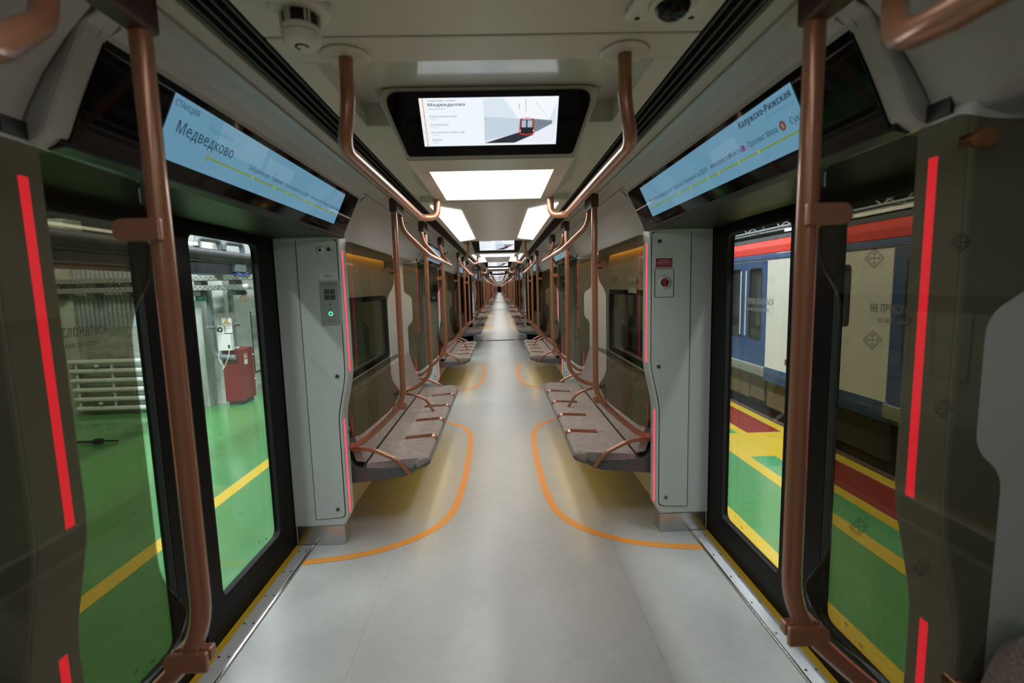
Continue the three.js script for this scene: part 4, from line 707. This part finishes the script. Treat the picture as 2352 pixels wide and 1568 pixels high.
// ================================================================ the train on the next track
{
  const X = 4.95, lat = (t, c) => std({ map: canvasTex(256, 64, (x) => { x.clearRect(0, 0, 256, 64); x.fillStyle = c; x.font = '46px sans-serif'; x.fillText(t, 6, 48, 244); }), transparent: true, roughness: .6 });
  function train(label, s0, s1, doors, detail) {
    const o = thing('metro_train', label, 'train', P(X, 0, s0)), L = s1 - s0;
    const ring = (y0, y1, dx = 0) => prof([[dx, y0], [dx, y1], [2.7 - dx, y1], [2.7 - dx, y0]], 0, L);
    // openings for doors and windows are cut in the near side
    const wall = new THREE.Shape([[0, -.11], [L, -.11], [L, 1.875], [0, 1.875]].map((p) => new THREE.Vector2(...p)));
    for (const d of doors) wall.holes.push(rr(d - s0 - .80, -.105, d - s0 + .80, 1.86, .03, THREE.Path));
    const wins = []; for (let k = 0; k + 1 < doors.length; k++) wins.push((doors[k] + doors[k + 1]) / 2 - s0);
    for (const w of wins) wall.holes.push(rr(w - .70, .82, w + .70, 1.69, .07, THREE.Path));
    mesh('body_side', side(wall, 0, .04, .004), M.trainBeige, o);
    mesh('body', prof([[.09, -.1], [.09, 1.87], [2.7, 1.87], [2.7, -.1]], 0, L), M.trainBeige, o);
    mesh('roof_stripe', prof([[-.004, 1.985], [.02, 2.12], [.10, 2.24], [2.6, 2.24], [2.7, 1.985]], 0, L, { r: .02 }), M.trainRed, o);
    mesh('roof', prof([[.10, 2.24], [.35, 2.36], [1.35, 2.45], [2.35, 2.36], [2.6, 2.24]], 0, L, { r: .1 }), M.hallDark, o);
    mesh('upper_stripe', prof([[-.006, 1.872], [-.012, 1.90], [-.006, 1.985], [2.7, 1.985], [2.7, 1.872]], 0, L, { r: .01 }), M.trainBlue, o);
    mesh('skirt', prof([[-.008, -.36], [-.008, -.105], [2.7, -.105], [2.7, -.36]], 0, L), M.trainBlue, o);
    for (const w of wins) { const win = mesh('window', side((() => { const a = rr(w - .70, .82, w + .70, 1.69, .07); a.holes.push(rr(w - .665, .855, w + .665, 1.655, .05, THREE.Path)); return a; })(), -.006, .05), M.rubber, o); mesh('pane', bx(.02, .026, .83, 1.68, w - .69, w + .69), M.winDark, win); }
    for (const d of doors) {
      for (const e of [-1, 1]) {
        const c = d - s0 + e * .40, sh = rr(c - .392, -.10, c + .392, 1.855, .02), hole = [c - .23 - e * .02, .375, c + .21 - e * .02, 1.735];
        sh.holes.push(rr(...hole, .06, THREE.Path));
        const leaf = mesh('door', side(sh, .004, .035, .004), M.trainBlue, o);
        mesh('door_pane', side(rr(hole[0] - .01, hole[1] - .01, hole[2] + .01, hole[3] + .01, .06), .02, .026), M.winDark, leaf);
        const bd = rr(hole[0] - .014, hole[1] - .014, hole[2] + .014, hole[3] + .014, .07); bd.holes.push(rr(hole[0] + .012, hole[1] + .012, hole[2] - .012, hole[3] - .012, .05, THREE.Path)); mesh('door_seal', side(bd, -.002, .01), M.rubber, leaf);
        mesh('door_handle', bar([P(-.03, .42, c - e * .30), P(-.03, 1.70, c - e * .30)], .014, 0, 8), M.alu, leaf);
      }
      mesh('step', rbx(-.03, .05, -.30, -.115, d - s0 - .8, d - s0 + .8, .01), M.galv, o);
    }
    mesh('underframe', bx(.25, 2.45, -.95, -.36, 0, L), M.under, o);
    if (detail) {
      for (const [a, b, y] of [[7.85, 8.75, -.86], [8.85, 9.35, -.8], [9.4, 10.2, -.84]]) mesh('equipment_box', rbx(.05, .5, y, -.37, a - s0, b - s0, .02), M.underBox, o);
      for (const [a, b] of [[2.5, 4.2], [4.6, 5.6], [5.9, 7.2], [11, 13]]) mesh('equipment_box', rbx(.06, .5, -.9, -.37, a - s0, b - s0, .02), M.under, o);
      mesh('hatch', rbx(-.012, .01, .03, .13, 8.02 - s0, 8.12 - s0, .008), M.rust, o);
      for (const [t, s, y] of [['ТЦ3 ТЦ4', 6.2, -.20], ['Ц1-Ц4', 5.86, -.22]]) mesh('skirt_lettering', quad(P(-.0095, y - .04, s - s0 + .16), P(-.0095, y - .04, s - s0 - .16), P(-.0095, y + .04, s - s0 - .16), P(-.0095, y + .04, s - s0 + .16)), lat(t, 'rgba(200,205,205,.85)'), o);
      // sweeping blue bands beyond the far door
      for (const [r0, r1] of [[1.02, 1.16], [.72, .87], [.34, .50]]) { const sh = new THREE.Shape(); sh.absarc(0, 0, r1, Math.PI / 2, Math.PI, false); sh.absarc(0, 0, r0, Math.PI, Math.PI / 2, true); sh.closePath(); const q = extrude(sh, .006, 0, 1, 24); q.applyMatrix4(new THREE.Matrix4().makeBasis(new THREE.Vector3(0, 0, 1), new THREE.Vector3(0, 1, 0), new THREE.Vector3(-1, 0, 0)).setPosition(.0005, .80, -(11.45 - s0) + 1.05 * 0 - 0)); mesh('blue_swoosh', q, M.trainBlue, o); }
    }
    return o;
  }
  train('blue and beige metro train with a red roof edge standing on the next track', -4.2, 15.1, [-3.72, .705, 5.135, 9.565, 13.99], true);
  train('further car of the blue, beige and red train, beyond the first', 15.6, 34.9, [18.0, 22.4, 26.85, 31.3], false);
  // lattice girders under the hall roof beyond that train
  for (const [x, y, k] of [[8.8, 3.15, 'lower'], [11.5, 4.4, 'higher']]) {
    const o = thing('lattice_girder', `pale steel lattice girder above the neighbouring train, the ${k} one`, 'girder', P(x, y, 3));
    for (const [dx, dy] of [[0, 0], [.5, 0], [.25, .55]]) mesh('chord', bar([P(dx, dy, 0), P(dx, dy, 34)], .035, 0, 8), M.hallWhite, o);
    for (let i = 0; i < 17; i++) { for (const dx of [0, .5]) mesh('diagonal', [bar([P(dx, 0, i * 2), P(.25, .55, i * 2 + 1)], .022, 0, 6), bar([P(.25, .55, i * 2 + 1), P(dx, 0, i * 2 + 2)], .022, 0, 6)], M.hallWhite, o); mesh('cross_bar', bar([P(0, 0, i * 2), P(.5, 0, i * 2)], .02, 0, 6), M.hallWhite, o); }
  }
}
// ---------------------------------------------------------------- check: one label, one thing
{ const seen = {}; for (const o of scene.children) if (o.userData.label && o.userData.kind !== 'structure') { const g = o.userData.group ?? ''; if (seen[o.userData.label] !== undefined && !(g && seen[o.userData.label] === g)) console.log('label used twice: ' + o.userData.label); seen[o.userData.label] = g; } }
renderer.render(scene, camera);
